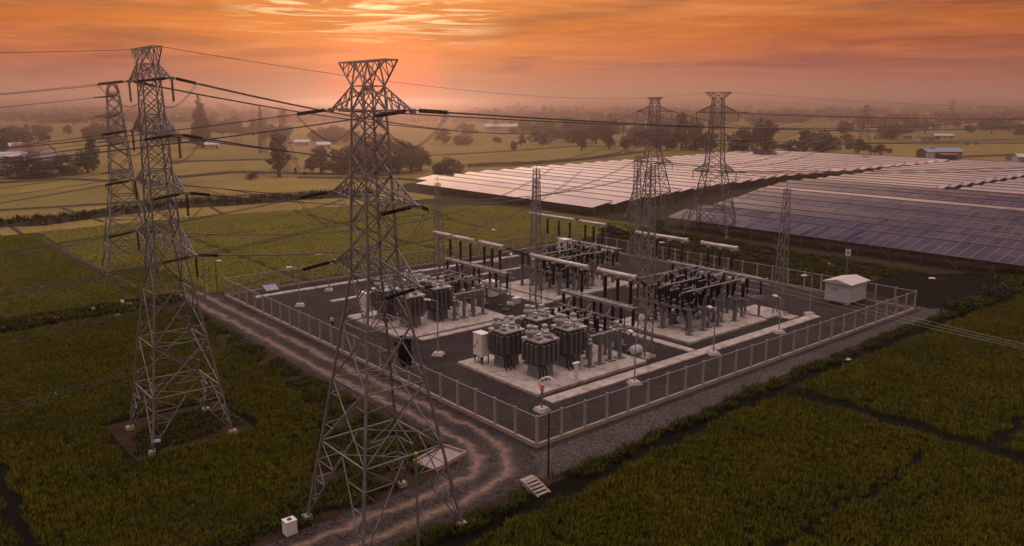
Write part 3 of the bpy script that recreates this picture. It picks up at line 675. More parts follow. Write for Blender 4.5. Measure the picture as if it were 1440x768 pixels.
# ------------------------------------------------------------------ yard masts
def yard_mast(label, s, t, h, wd=.95):
    root = thing('lattice_mast', label, 'mast', w(s, t, .02), G, 'slim lattice masts in the yard')
    MB().box((0, 0, .12), (1.7, 1.7, .24), top=.94).obj('base_block', M['concrete'], root)
    hb_ = lambda z: (wd / 2) * (1 - .45 * max(0, (z - h * .45) / (h * .55)))
    cs = ((-1, -1), (1, -1), (1, 1), (-1, 1))
    for sx, sy in cs: MB().tube([(sx * hb_(0), sy * hb_(0), .24), (sx * hb_(h * .45), sy * hb_(h * .45), h * .45), (sx * hb_(h), sy * hb_(h), h)], [.075, .065, .05], 4).obj('leg', M['mast_steel'], root)
    b_ = MB(); n = int(h / .8)
    for i in range(n):
        z0, z1 = .3 + (h - .3) * i / n, .3 + (h - .3) * (i + 1) / n
        for k in range(4):
            a, c = cs[k], cs[(k + 1) % 4]
            p, q = (a, c) if i % 2 else (c, a)
            b_.bar((p[0] * hb_(z0), p[1] * hb_(z0), z0), (q[0] * hb_(z1), q[1] * hb_(z1), z1), .05)
            if i % 2: b_.bar((p[0] * hb_(z1), p[1] * hb_(z1), z1), (q[0] * hb_(z1), q[1] * hb_(z1), z1), .04)
    b_.obj('lattice_bracing', M['mast_steel'], root)
    MB().tube([(0, 0, h), (0, 0, h + .9)], .03, 5).obj('lightning_rod', M['mast_steel'], root)
    return root
yard_mast('slim mast behind the transformers seen through the big pylon', 24.6, 47.8, 14.4)
yard_mast('slim mast in the middle of the yard behind the grey-finned transformers', 23.8, 26.9, 17.6)
yard_mast('tallest slim mast, standing beside the front transformers with its base near the fence lamp', 22.7, 9.2, 19.2, 1.05)
yard_mast('slim mast behind the tallest one, at the back of the crowded switchgear', 45.3, 30.6, 18.0)
yard_mast('slim mast near the white shed by the lane fence', 47.3, 9.4, 15.2)
yard_mast('slim mast at the far end of the rear busbar, hidden behind the middle mast', 47.9, 54.0, 13.0)

# ------------------------------------------------------------------ busbar stands
def post_ins(mb_, x, y, z0, z1, r=.13):
    mb_.tube([(x, y, z0), (x, y, z0 + .08), (x, y, z0 + .1)], [.09, .09, .05], 8)
    disc_string(mb_, (x, y, z0 + .08), (x, y, z1), r * 1.5, max(6, int((z1 - z0) / .13)))
def busbar_stand(label, s, t0, tubes, beam, mast0, mast1):
    """local x = s offset, y = t; tubes at z 7.9, lattice beam at z 4.9"""
    root = thing('busbar_stand', label, 'busbar stand', w(s, 0, 0), G, 'busbar stands in the yard')
    for a, b in tubes:
        MB().tube([(0, a, 7.95), (0, b, 7.95)], .24, 12).obj('bus_tube', M['white_tube'], root, True)
        for y in (a, b):
            MB().tube([(0, y - .12, 7.95), (0, y + .12, 7.95)], .29, 12).obj('end_cap', M['white_tube'], root)
    a, b = beam; bm = MB()
    bm.box((-.5, (a + b) / 2, 4.9), (.34, abs(b - a), .16)); bm.box((-.5, (a + b) / 2, 4.72), (.06, abs(b - a), .2))
    bm.box((.25, (a + b) / 2 + .3, 4.82), (.16, abs(b - a) - .8, .14))
    n = 9
    for i in range(n + 1):
        y = a + (b - a) * i / n; bm.box((-.1, y, 4.88), (1.1, .12, .1))
    bm.obj('beam', M['steel_light'], root)
    ups = []
    for a_, b_ in tubes:
        L = b_ - a_
        fr = (.42, .68, .93) if abs(L) > 7 else (.2, .55, .9)
        for f in fr: ups.append(a_ + L * f)
    for y in ups:
        q_ = MB(); post_ins(q_, -.1, y, 4.98, 7.65, .14); q_.obj('insulator', M['black'], root)
        MB().box((-.1, y, 7.62), (.42, .42, .14)).obj('clamp', M['porcelain'], root); MB().box((-.1, y, 5.0), (.36, .36, .1)).obj('clamp', M['porcelain'], root)
    ys = [a + (b - a) * f for f in (.04, .13, .3, .42, .58, .68, .85, .95)]
    for i, y in enumerate(ys):
        q_ = MB(); post_ins(q_, -.5 + (.7 if i % 2 else 0), y, 2.72, 4.75, .13); q_.obj('insulator', M['black'], root)
        q_ = MB(); q_.box((-.5 + (.7 if i % 2 else 0), y, 2.66), (.36, .36, .14)); q_.obj('clamp', M['porcelain'], root)
    pb = MB(); pb.tube([(-.5, a, 2.45), (-.5, b, 2.45)], .13, 8); pb.tube([(.2, a, 2.45), (.2, b, 2.45)], .1, 8)
    for i in range(7): pb.box((-.15, a + (b - a) * (i + .3) / 7, 2.5), (1.2, .14, .14))
    pb.obj('support_pipe', M['grey_paint'], root)
    for f in (.05, .36, .66, .96):
        y = a + (b - a) * f; q_ = MB(); q_.tube([(-.15, y, .1), (-.15, y, 2.4)], .15, 10); q_.box((-.15, y, .3), (.6, .6, .08)); q_.obj('post', M['grey_paint'], root)
    for (p, m_) in ((tubes[0][0], mast0), (tubes[-1][1], mast1)):
        q_ = MB(); e = Vector((0, p, 7.95)); g_ = Vector((m_[0] - s, m_[1], 7.4)); disc_string(q_, e.lerp(g_, .12), e.lerp(g_, .9), .12, 16); q_.bar(e, e.lerp(g_, .12), .06); q_.bar(e.lerp(g_, .9), g_, .06); q_.obj('strain_insulator', M['black'], root)
    # slack leads looping down from the tube to the lower pipe
    for k, y in enumerate(ups[::2]):
        q_ = MB(); q_.tube(cat_pts((-.1, y, 7.5), (.2 if k % 2 else -.9, y + .5, 2.6), .3, 8), .02, 4); q_.obj('lead_wire', M['wire'], root)
    for k, x in enumerate((-1.1, .9)):
        q_ = MB(); q_.tube([(x, a, 3.6 + .5 * k), (x, b, 3.6 + .5 * k)], .055, 6); q_.obj('thin_bus', M['steel_light'], root)
    for k, y in enumerate(ys):
        q_ = MB(); x = -.5 + (.7 if k % 2 else 0); q_.tube([(x, y, 4.75), (x * 1.5 + .2, y + .25, 4.1), (1.1 if k % 2 else -1.3, y + .1, 3.6)], .03, 5); q_.obj('lead_wire', M['wire'], root)
    for y in (a + (b - a) * .22, a + (b - a) * .78):
        q_ = MB(); q_.tube([(.9, y, .3), (.9, y, 4.1)], .09, 8); q_.box((.9, y, .25), (.45, .45, .1)); q_.box((.9, y, 1.3), (.4, .5, .7)); q_.obj('thin_post', M['grey_paint'], root)
    return root
busbar_stand('white-tubed busbar stand behind the front transformers', 22.6, 0, [(26.2, 17.4), (15.6, 10.6)], (20.8, 10.4), (23.8, 26.9), (22.7, 9.2))
busbar_stand('white-tubed busbar stand beside the transformers seen through the big pylon', 23.5, 0, [(47.0, 38.4), (37.0, 32.6)], (44, 31.4), (24.6, 47.8), (23.8, 26.9))
busbar_stand('white-tubed busbar stand over the crowded switchgear near the white shed', 44.4, 0, [(29.6, 21.2), (18.8, 13.8)], (23.4, 9.6), (45.3, 30.6), (47.3, 9.4))
busbar_stand('white-tubed busbar stand over the rear switchgear by the back fence', 46.0, 0, [(53.0, 43.4), (41.8, 36.9)], (46.5, 34.0), (47.9, 54.0), (45.3, 30.6))

# ------------------------------------------------------------------ power transformers
def transformer(label, s, t, rz, hs=1.0):
    root = thing('power_transformer', label, 'transformer', w(s, t, .3), G + rz, 'finned transformers on the slabs')
    MB().box((0, 0, .55), (1.9, 1.6, 1.1), top=.92).obj('pedestal', M['grey_paint'], root)
    q_ = MB(); q_.box((0, 0, 1.16), (2.5, 2.1, .16)); q_.obj('skid', M['grey_paint'], root)
    top = 1.24 + 2.25 * hs
    q_ = MB(); q_.box((0, 0, (1.24 + top) / 2), (2.0, 2.0, top - 1.24)); q_.obj('tank', M['fin_paint'], root)
    for k in range(4):
        a = PI / 2 * k; ca, sa = math.cos(a), math.sin(a)
        for j in (-1.5, -.5, .5, 1.5):      # four deep oil radiators hung on each face
            f = MB(); y = j * .58; hz_ = (top - 1.7) * (.97 if j in (-.5, 1.5) else 1.0); zc = (1.36 + top) / 2
            prof_ = [(.98, -.05), (1.06, -.19), (1.34, -.21), (1.47, -.13), (1.47, .13), (1.34, .21), (1.06, .19), (.98, .05)]
            n_ = len(prof_); vs = []
            for z_, sc_ in ((zc - hz_ / 2, .86), (zc - hz_ / 2 + .08, 1), (zc + hz_ / 2 - .08, 1), (zc + hz_ / 2, .86)):
                for (d_, o_) in prof_:
                    xx, yy = 1.2 + (d_ - 1.2) * sc_, y + o_ * sc_; vs.append((xx * ca - yy * sa, xx * sa + yy * ca, z_))
            fs = [(r_ * n_ + i, r_ * n_ + (i + 1) % n_, (r_ + 1) * n_ + (i + 1) % n_, (r_ + 1) * n_ + i) for r_ in range(3) for i in range(n_)] + [tuple(range(n_ - 1, -1, -1)), tuple(3 * n_ + i for i in range(n_))]
            f.add(vs, fs); f.obj('radiator', M['fin_paint'], root)
    q_ = MB(); q_.box((0, 0, top + .07), (2.55, 2.55, .14)); q_.obj('cover', M['porcelain'], root)
    q_ = MB(); q_.box((.1, -.05, top + .22), (1.7, 1.55, .17), top=.8); q_.obj('hatch', M['white_tube'], root)
    rr_ = random.Random(int(s * 31 + t * 17)); q_ = MB()
    for k in range(11):
        a = rr_.uniform(0, 6.28); d_ = rr_.uniform(.3, 1.15); q_ = MB(); q_.box((d_ * math.cos(a), d_ * math.sin(a), top + .3), (rr_.uniform(.14, .5), rr_.uniform(.12, .34), rr_.uniform(.15, .5)), rz=rr_.uniform(0, 3), top=.8)
        q_.obj('fitting', M['white_tube'] if k % 2 else M['steel_light'], root)
    for k, (bx, by, hh) in enumerate(((-.8, .6, 1.15), (.1, .8, .85), (.8, .25, 1.0), (.2, -.55, .65), (-.7, -.45, .52))):
        b_ = MB(); z0 = top + .2
        pr = [(.24, 0), (.24, .12), (.18, .16), (.36, .28), (.39, .40), (.34, .54), (.17, .62), (.16, .66), (.27, .74), (.30, .86), (.24, .97), (.08, 1.0)]
        b_.lathe([(r * (.8 + .25 * hh), z * hh) for r, z in pr], (bx, by, z0), 12); b_.obj('bushing', M['porcelain'], root, True)
    for k in range(3):
        b_ = MB(); b_.tube([(-1.2 + k * .35, -1.0, 1.3), (-1.35 + k * .4, -1.35, .9), (-1.3 + k * .45, -1.3, .3), (-1.2 + k * .5, -1.6, .04)], .06, 6); b_.obj('cable_conduit', M['black'], root)
    b_ = MB(); b_.tube([(1.0, -.9, top + .3), (.4, -.2, top + .75), (-.8, .1, top + .7)], .05, 6); b_.obj('pipe', M['porcelain'], root)
    return root
for bay, (ds, dt), wh in (('front', (0, 0), 'slab behind the near fence corner'), ('pylon', (0, 22.0), 'slab seen through the big pylon')):
    for (s, t, rz, l) in ((10.0, 15.6, .0, 'transformer next to the white cabinet'), (10.5, 11.3, .04, 'transformer closest-set to the lane fence'), (14.6, 11.8, -.03, 'transformer towards the row of grey posts'), (14.6, 16.3, .02, 'transformer hidden deepest among the four')):
        transformer(f'dark grey finned {l}, {wh}', s + ds, t + dt, rz, 1.0 + (.12 if s > 12 else 0))
# ------------------------------------------------------------------ cabinets
def cabinet(label, s, t, wd, dp, h, z0, rz=0.0, logo=True, base=.3, legs=True):
    root = thing('control_cabinet', label, 'cabinet', w(s, t, base), G + rz, 'white control cabinets')
    MB().box((0, 0, z0 + h / 2), (dp, wd, h)).obj('case', M['white'], root)
    MB().box((0, 0, z0 + h + .03), (dp + .12, wd + .12, .06)).obj('roof', M['white'], root)
    MB().box((-dp / 2 - .012, 0, z0 + h / 2), (.024, wd - .14, h - .16)).obj('door', M['white'], root)
    MB().box((-dp / 2 - .05, wd * .32, z0 + h * .4), (.05, .05, .3)).obj('handle', M['dark_steel'], root)
    if logo: MB().box((-dp / 2 - .03, 0, z0 + h * .62), (.012, .28, .42)).obj('warning_plate', M['orange'], root)
    if legs:
        for sx in (-1, 1):
            for sy in (-1, 1): MB().box((sx * (dp / 2 - .1), sy * (wd / 2 - .1), z0 / 2), (.09, .09, z0)).obj('leg', M['dark_steel'], root)
        for k in (-.3, 0, .3): MB().tube([(0, k, z0), (-.1, k, z0 * .4), (-.25, k + .05, .05)], .05, 6).obj('cable_conduit', M['black'], root)
    return root
cabinet('white cabinet with an orange plate on the front transformer slab', 8.5, 17.6, 1.35, .95, 2.2, .8)
cabinet('white cabinet on the transformer slab seen through the big pylon', 8.5, 39.6, 1.35, .95, 2.2, .8)
cabinet('low white cabinet standing alone on gravel between the slabs', 26.9, 39.3, 1.8, 1.5, 1.9, .12, base=.02, logo=False)
cabinet('grey-white cabinet tower high up amid the rear switchgear', 41.5, 40.5, 1.6, 1.2, 2.2, 3.4, base=.3, logo=False)

# ------------------------------------------------------------------ disconnectors: posts, cross-bar, insulators
def disconnector(label, s, t0, t1, ns, zbar=2.7, hi=1.7, base=.3, m='grey_paint', tall=True):
    root = thing('disconnect_switch', label, 'switch', w(s, t0, base), G, 'disconnect switches on the slabs'); L = t1 - t0
    for y in (.1, L - .1) if L < 7 else (.1, L / 2, L - .1):
        q_ = MB(); q_.tube([(0, y, 0), (0, y, zbar)], .17, 10); q_.box((0, y, .05), (.7, .7, .1)); q_.obj('post', M[m], root)
    q_ = MB(); q_.box((-.28, L / 2, zbar + .08), (.14, L + .5, .18)); q_.box((.28, L / 2, zbar + .08), (.14, L + .5, .18)); q_.obj('cross_beam', M['steel'], root)
    for i in range(ns):
        y = L * (i + .5) / ns
        for x in (-.55, .55):
            q_ = MB(); post_ins(q_, x, y, zbar + .2, zbar + .2 + hi, .12); q_.obj('insulator', M['black'], root)
        MB().box((0, y, zbar + .14), (1.5, .2, .14)).obj('cross_rail', M['steel'], root)
        q_ = MB(); q_.tube([(-.75, y, zbar + .28 + hi), (.75, y, zbar + .30 + hi)], .07, 8)
        q_.box((-.55, y, zbar + .26 + hi), (.3, .24, .18)); q_.box((.55, y, zbar + .26 + hi), (.3, .24, .18))
        if tall and i % 2 == 0: q_.tube([(.75, y, zbar + .3 + hi), (1.5, y + .2, zbar + .85 + hi)], .06, 6)
        q_.obj('contact_arm', M['timber'] if (i + ns) % 4 == 0 else M['steel'], root)
    q_ = MB(); q_.tube([(.3, .2, zbar), (.45, .2, 1.2), (.45, .2, .3)], .05, 6); q_.box((.45, .2, 1.2), (.35, .4, .5)); q_.obj('drive_box', M['porcelain'], root)
    return root
for bay, ds, dt, wh in (('R', 0, 0, 'crowded slab near the white shed'), ('B', 2.0, 22.6, 'rear slab by the back fence')):
    disconnector(f'first disconnector from the dirt road on the {wh}', 31.6 + ds, 10.4 + dt, 18.3 + dt, 5)
    disconnector(f'second disconnector from the dirt road on the {wh}', 34.3 + ds, 10.6 + dt, 18.5 + dt, 5, 2.4)
    disconnector(f'third disconnector from the dirt road on the {wh}', 37.0 + ds, 10.6 + dt, 18.7 + dt, 5, 2.9)
    disconnector(f'fourth disconnector from the dirt road on the {wh}', 40.3 + ds, 10.6 + dt, 18.6 + dt, 4, 2.5)
    disconnector(f'low disconnector squeezed between the first two on the {wh}', 32.9 + ds, 11.2 + dt, 17.6 + dt, 6, 1.5, 1.3)
    disconnector(f'low disconnector squeezed between the second and third on the {wh}', 35.7 + ds, 11.0 + dt, 18.0 + dt, 6, 1.8, 1.5)
    disconnector(f'tall narrow disconnector behind the others on the {wh}', 38.7 + ds, 11.4 + dt, 18.0 + dt, 4, 3.3, 1.8)
    for j, (tt, wh3) in enumerate(((11.4, 'by the lane side'), (13.4, 'beside the lane-side one'), (15.4, 'beside the inner one'), (17.4, 'on the inner side'))):
        root = thing('voltage_transformer', f'grey voltage transformer column {wh3} of the {wh}', 'instrument transformer', w(42.6 + ds, tt + dt, .3), G, 'voltage transformer columns')
        MB().tube([(0, 0, 0), (0, 0, 1.7)], .16, 10).obj('pedestal', M['grey_paint'], root); MB().box((0, 0, 1.95), (.6, .6, .5)).obj('tank', M['grey_paint'], root)
        q_ = MB(); post_ins(q_, 0, 0, 2.2, 4.0, .14); q_.obj('insulator', M['black'], root); MB().lathe([(.1, 4.0), (.26, 4.08), (.26, 4.4), (.1, 4.5)], n=10).obj('head', M['porcelain'], root)
    for j, (tt, wh3) in enumerate(((10.9, 'outermost'), (14.0, 'middle'), (17.9, 'innermost'))):
        root = thing('busbar', f'{wh3} thin rigid busbar spanning the {wh}', 'busbar', w(31.2 + ds, tt + dt, 0), G, 'thin rigid busbars')
        MB().tube([(0, 0, 5.1 + .15 * j), (11.5, 0, 5.1 + .15 * j)], .07, 8).obj('tube', M['steel_light'], root)
        for x in (.4, 3.2, 6.0, 9.0, 11.2):
            q_ = MB(); post_ins(q_, x, 0, 3.9, 5.05 + .15 * j, .1); q_.obj('insulator', M['black'], root); MB().tube([(x, 0, .3), (x, 0, 3.9)], .07, 6).obj('post', M['grey_paint'], root)
    for j, (tt, wh2) in enumerate(((12.2, 'beside the lane'), (14.6, 'in the middle'), (17.0, 'on the inner edge'))):
        root = thing('circuit_breaker', f'grey live-tank breaker {wh2} on the {wh}', 'circuit breaker', w(33.0 + ds, tt + dt, .3), G, 'breakers lying across the slabs')
        q_ = MB(); q_.tube([(-.6, 0, 1.15), (6.4, 0, 1.15)], .33, 12); q_.obj('tank', M['grey_paint'], root, True)
        for x in (-.6, 2.2, 4.2, 6.4):
            q_ = MB(); q_.tube([(x - .08, 0, 1.15), (x + .08, 0, 1.15)], .43, 12); q_.obj('flange', M['steel_light'], root)
        for x in (.6, 5.2):
            q_ = MB(); q_.box((x, 0, .42), (.22, .6, .84)); q_.obj('stand', M['grey_paint'], root)
        for x in (1.4, 3.2, 5.0):
            q_ = MB(); q_.tube([(x, 0, 1.4), (x, 0, 1.7)], .16, 8); post_ins(q_, x, 0, 1.7, 2.9, .13); q_.obj('bushing', M['black'], root)
for ds, dt, wh in ((0, 0, 'front transformer slab'), (0, 22, 'pylon-screened transformer slab')):
    disconnector(f'disconnector between arrester posts and transformers on the {wh}', 17.3 + ds, 11.8 + dt, 18.4 + dt, 4, 2.2, 1.4)
    disconnector(f'disconnector under the busbar stand on the {wh}', 19.6 + ds, 11.6 + dt, 18.6 + dt, 5, 2.0, 1.5)
# row of squat grey posts with a header pipe beside each transformer group
for ds, dt, wh in ((0, 0, 'front transformers'), (0, 22, 'pylon-screened transformers')):
    for i, (s, l) in enumerate(((15.7, 'beside the fence corner, lowest top'), (17.1, 'second from the fence corner'), (18.5, 'third from the fence corner'), (19.9, 'beside the tallest mast'))):
        h = 2.2 if i == 0 else 2.9
        root = thing('surge_arrester', f'grey arrester post {l}, at the {wh}', 'arrester', w(s + ds, 10.0 + dt, .3), G, 'grey arrester posts on the slabs')
        q_ = MB(); q_.tube([(0, 0, 0), (0, 0, h)], .2, 10); q_.obj('column', M['grey_paint'], root)
        MB().box((0, 0, .06), (.85, .85, .12)).obj('base_plate', M['grey_paint'], root)
        q_ = MB(); q_.lathe([(.14, h), (.28, h + .06), (.28, h + .16), (.16, h + .2), (.2, h + .5), (.08, h + .6)], n=10); q_.obj('head', M['porcelain'], root); MB().box((.2, 0, h * .55), (.35, .3, .5)).obj('terminal_box', M['porcelain'], root)
        if i: MB().tube([(-1.4, 0, h + .1), (0, 0, h + .1)], .08, 8).obj('link_pipe', M['porcelain'], root)
# low equipment: drain pipe, small boxes
root = thing('junction_box', 'pale lagged tank on the gravel by the front slab corner', 'tank', w(21.9, 9.6, .02), G)
q_ = MB(); q_.tube([(-.6, 0, .8), (-.45, 0, .8), (.45, 0, .8), (.6, 0, .8)], [.35, .5, .5, .35], 12); q_.obj('body', M['sheet'], root, True)
q_ = MB(); q_.box((-.35, 0, .25), (.15, .8, .5)); q_.box((.35, 0, .25), (.15, .8, .5)); q_.obj('stand', M['grey_paint'], root)
root = thing('junction_box', 'small pale box beside a lamp base near the yard middle', 'box', w(27.0, 34.2, .02), G)
MB().box((0, 0, .35), (.9, .7, .7)).obj('case', M['sheet'], root); MB().box((0, 0, .73), (1.0, .8, .06)).obj('lid', M['white'], root)
o = MB(); o.tube([(0, 0, .35), (.3, 0, .9), (.9, 0, 1.1), (1.5, 0, .7), (1.9, 0, .3)], .08, 8); o = o.obj('duct_hose', M['white'], None, True); o.location = w(8.6, 9.4, .02); o.rotation_euler = (0, 0, G - .9); tag(o, 'white curved hose lying by the fence-side transformer', 'hose')
root = thing('marker_post', 'short white post with a flat cap at the front slab edge', 'post', w(11.9, 8.0, .02), G)
MB().box((0, 0, .95), (.22, .3, 1.9)).obj('column', M['white'], root); MB().box((0, 0, 1.95), (.75, .35, .14)).obj('cap', M['white'], root); MB().box((0, 0, .05), (.6, .6, .1)).obj('base_plate', M['concrete'], root)

# ------------------------------------------------------------------ lamps
def lamp(label, s, t, h, rz, m='steel_light', base=True, headless=False, name='street_lamp', double=False, xy=None, arm=.9):
    root = thing(name, label, 'lamp post', (*(xy or w(s, t)), .02), rz, 'lamp posts of the yard' if m == 'steel_light' else None)
    if base: MB().box((0, 0, .14), (1.15, 1.15, .28), top=.72).obj('base_block', M['concrete'], root)
    MB().tube([(0, 0, 0), (0, 0, h)], [.075, .055], 8).obj('pole', M[m], root)
    if not headless:
        MB().tube([(0, 0, h - .05), (arm * .5, 0, h + .08), (arm, 0, h + .1)], .035, 6).obj('arm', M[m], root)
        q_ = MB(); q_.box((arm + .15, 0, h + .1), (.75, .34, .12), top=.7); q_.obj('lamp_head', M['white'], root)
    return root
LP = [('white lamp post in the far corner by the dirt road, seen over the fence', 5.3, 50.8, 4.9, 2.6), ('lamp post on a white block between the transformer slabs and the dirt-road fence', 7.2, 23.1, 5.6, 2.2), ('lamp post beside the tallest mast on the trench cover', 16.0, 4.6, 4.6, 1.2),
      ('lamp post in front of the crowded switchgear', 28.8, 5.3, 4.6, 1.2), ('lamp post at the foot of the mast near the white shed', 40.8, 5.3, 3.9, 1.2), ('lamp post at the end of the long trench cover', 50.5, 7.2, 4.8, 2.6),
      ('lamp post on a white block behind the lone short trench cover', 12.0, 56.0, 5.0, 2.6), ('grey lamp post beside the pale box in the yard middle', 26.1, 34.3, 6.2, .8), ('lamp post by the back fence behind the crowded switchgear', 55.5, 33.0, 4.8, 2.6), ('lamp post at the back fence beyond the rear slab', 42.0, 57.0, 5.0, 1.2)]
for l, s, t, h, r in LP: lamp(l, s, t, h, G + r)
root = thing('bollard_light', 'short post with a red and white plate at the near fence corner', 'bollard', w(5.2, 5.2, .02), G)
MB().box((0, 0, .14), (1.15, 1.15, .28), top=.75).obj('base_block', M['concrete'], root); MB().tube([(0, 0, .2), (0, 0, 1.9)], .1, 8).obj('pole', M['grey_paint'], root)
MB().box((0, 0, 2.0), (.14, .4, .55)).obj('plate', M['salmon'], root)
lamp('dark lamp post with a white head at the end of the gravel lane', 0, 0, 5.0, math.radians(165), 'dark_steel', False, xy=at(1322, 452), arm=1.2)
lamp('dark lamp post with a round white head outside the far fence corner', 0, 0, 4.3, .2, 'dark_steel', False, xy=at(306, 412), arm=.25)
lamp('plain dark pole outside the near fence corner', 0, 0, 4.7, 0, 'dark_steel', False, True, 'pole', xy=at(771, 672))
lamp('thin grey pole beside the dirt road by the far fence corner', 0, 0, 6.2, 0, 'grey_paint', False, True, 'pole', xy=at(289, 419))
fp = lamp('tall grey pole at the bottom edge in front of the road-bend pylon', 0, 0, 6.5, 2.4, 'grey_paint', False, True, 'lamp_pole', xy=(-5.15, 39.7)); 
q_ = MB(); q_.lathe([(.02, 6.5), (.08, 6.55), (.11, 6.63), (.06, 6.7), (.02, 6.72)], n=10); q_.obj('lamp_head', M['yellow'], fp)

# ------------------------------------------------------------------ white kiosk, steps, slab bridge, small things
root = thing('equipment_shed', 'small white shed with a shallow gabled roof inside the fence', 'shed', w(60.1, 7.8, .02), G)
for sx in (-1, 1):
    for sy in (-1, 1): MB().box((sx * 1.7, sy * 1.2, .17), (.5, .5, .34)).obj('foot_block', M['concrete'], root)
q_ = MB(); hw_, hd = 2.15, 1.65
q_.add([(-hw_, -hd, .34), (hw_, -hd, .34), (hw_, hd, .34), (-hw_, hd, .34), (-hw_, -hd, 2.75), (hw_, -hd, 2.75), (hw_, hd, 2.75), (-hw_, hd, 2.75), (-hw_, 0, 3.12), (hw_, 0, 3.12)],
       [(3, 2, 1, 0), (0, 1, 5, 4), (2, 3, 7, 6), (1, 2, 6, 9, 5), (3, 0, 4, 8, 7), (4, 5, 9, 8), (6, 7, 8, 9)]); q_.obj('wall', M['shed_wall'], root)
q_ = MB(); e = .3
q_.add([(-hw_ - e, -hd - e, 2.76), (hw_ + e, -hd - e, 2.76), (hw_ + e, 0, 3.2), (-hw_ - e, 0, 3.2), (-hw_ - e, hd + e, 2.76), (hw_ + e, hd + e, 2.76),
        (-hw_ - e, -hd - e, 2.68), (hw_ + e, -hd - e, 2.68), (hw_ + e, hd + e, 2.68), (-hw_ - e, hd + e, 2.68)],
       [(0, 1, 2, 3), (3, 2, 5, 4), (0, 6, 7, 1), (4, 5, 8, 9), (1, 7, 8, 5, 2), (0, 3, 4, 9, 6)]); q_.obj('roof', M['roof_white'], root)
MB().box((-hw_ - .02, .35, 1.9), (.04, .7, .45)).obj('vent', M['porcelain'], root)
MB().box((hw_ + .02, 0, 1.4), (.04, 1.0, 2.0)).obj('door', M['white'], root)
root = thing('garden_steps', 'pale concrete steps going down the grassy bank to the rice', 'steps', w(-4.4, -4.3, 0), math.atan2(-AX[0], AX[1])); root.scale = (.66, .62, .72)
for k in (-1, 1):
    q_ = MB(); q_.add([(-.2, k * .85 - .09, .75), (2.2, k * .85 - .09, -.02), (2.2, k * .85 + .09, -.02), (-.2, k * .85 + .09, .75), (-.2, k * .85 - .09, .3), (2.0, k * .85 - .09, -.3), (2.0, k * .85 + .09, -.3), (-.2, k * .85 + .09, .3)],
                      [(0, 1, 2, 3), (0, 4, 5, 1), (3, 2, 6, 7), (1, 5, 6, 2), (0, 3, 7, 4)]); q_.obj('stringer', M['kerb'], root)
for i in range(5): MB().box((.05 + .45 * i, 0, .62 - .145 * i), (.34, 1.55, .09)).obj('tread', M['kerb'], root)
MB().box((-.45, 0, .64), (.6, 1.85, .16)).obj('landing', M['kerb'], root)
root = thing('culvert_box', 'shallow open concrete culvert box beside the dirt road bend', 'culvert', w(-6.6, 3.0, 0), G + .25)
MB().box((0, 0, .06), (3.2, 2.1, .08)).obj('floor_slab', M['kerb'], root)
for y in (-1.05, 1.05): MB().box((0, y, .16), (3.3, .12, .3)).obj('rim', M['kerb'], root)
MB().box((1.65, 0, .155), (.12, 1.98, .28)).obj('rim', M['kerb'], root)
root = thing('valve_box', 'small white concrete box with a hole on top by the pylon foot', 'concrete box', (*at(408, 750), 0), G); root.scale = (.85, .85, .85)
MB().box((0, 0, .5), (.8, .7, 1.0)).obj('body', M['white'], root); MB().box((0, 0, 1.03), (.84, .74, .06)).obj('lid', M['white'], root); MB().lathe([(.16, 1.06), (.17, 1.12), (.12, 1.13)], n=10).obj('hole_rim', M['wood_dark'], root)
root = thing('water_pump', 'small blue-black hand pump at the foot of the clearing pylon', 'pump', (*at(223, 640), 0), .3)
MB().tube([(0, 0, 0), (0, 0, 1.0)], .16, 10).obj('body', M['dark_steel'], root); MB().lathe([(.24, 1.0), (.28, 1.1), (.18, 1.2)], n=10).obj('cap', M['blue_panel'], root); MB().tube([(0, 0, .85), (-.5, 0, .7), (-.6, 0, .5)], .07, 6).obj('spout', M['dark_steel'], root)
root = thing('warning_beacon', 'small orange beacon on a dark stub on the yard gravel', 'beacon', w(4.1, 39.9, .02), 0)
MB().lathe([(.2, 0), (.2, .45)], n=10).obj('stub', M['dark_steel'], root); MB().lathe([(.22, .45), (.24, .6), (.18, .85), (.05, .95)], n=10).obj('lens', M['orange'], root)
root = thing('notice_board', 'tilted blue panel on a frame inside the far fence corner', 'board', w(5.4, 59.7, .02), G)
q_ = MB(); q_.add([(-.9, -.6, .5), (.9, -.6, .5), (.9, .6, 1.05), (-.9, .6, 1.05), (-.9, -.6, .44), (.9, -.6, .44), (.9, .6, .99), (-.9, .6, .99)], [(0, 1, 2, 3), (7, 6, 5, 4), (0, 4, 5, 1), (1, 5, 6, 2), (2, 6, 7, 3), (3, 7, 4, 0)]); q_.obj('panel', M['blue_panel'], root)
for sx in (-.8, .8): MB().box((sx, .5, .47), (.07, .07, .94)).obj('leg', M['steel_light'], root); MB().box((sx, -.5, .23), (.07, .07, .46)).obj('leg', M['steel_light'], root)
root = thing('warning_sign', 'small white sign with a red mark on a pole by the solar panels', 'sign', (*at(1190, 386), 0), math.radians(-25))
MB().tube([(0, 0, 0), (0, 0, 3.4)], .05, 6).obj('pole', M['steel_light'], root); MB().box((0, 0, 3.3), (.75, .06, 1.0)).obj('plate', M['white'], root); MB().box((0, -.036, 3.35), (.3, .012, .3)).obj('symbol', M['red'], root)
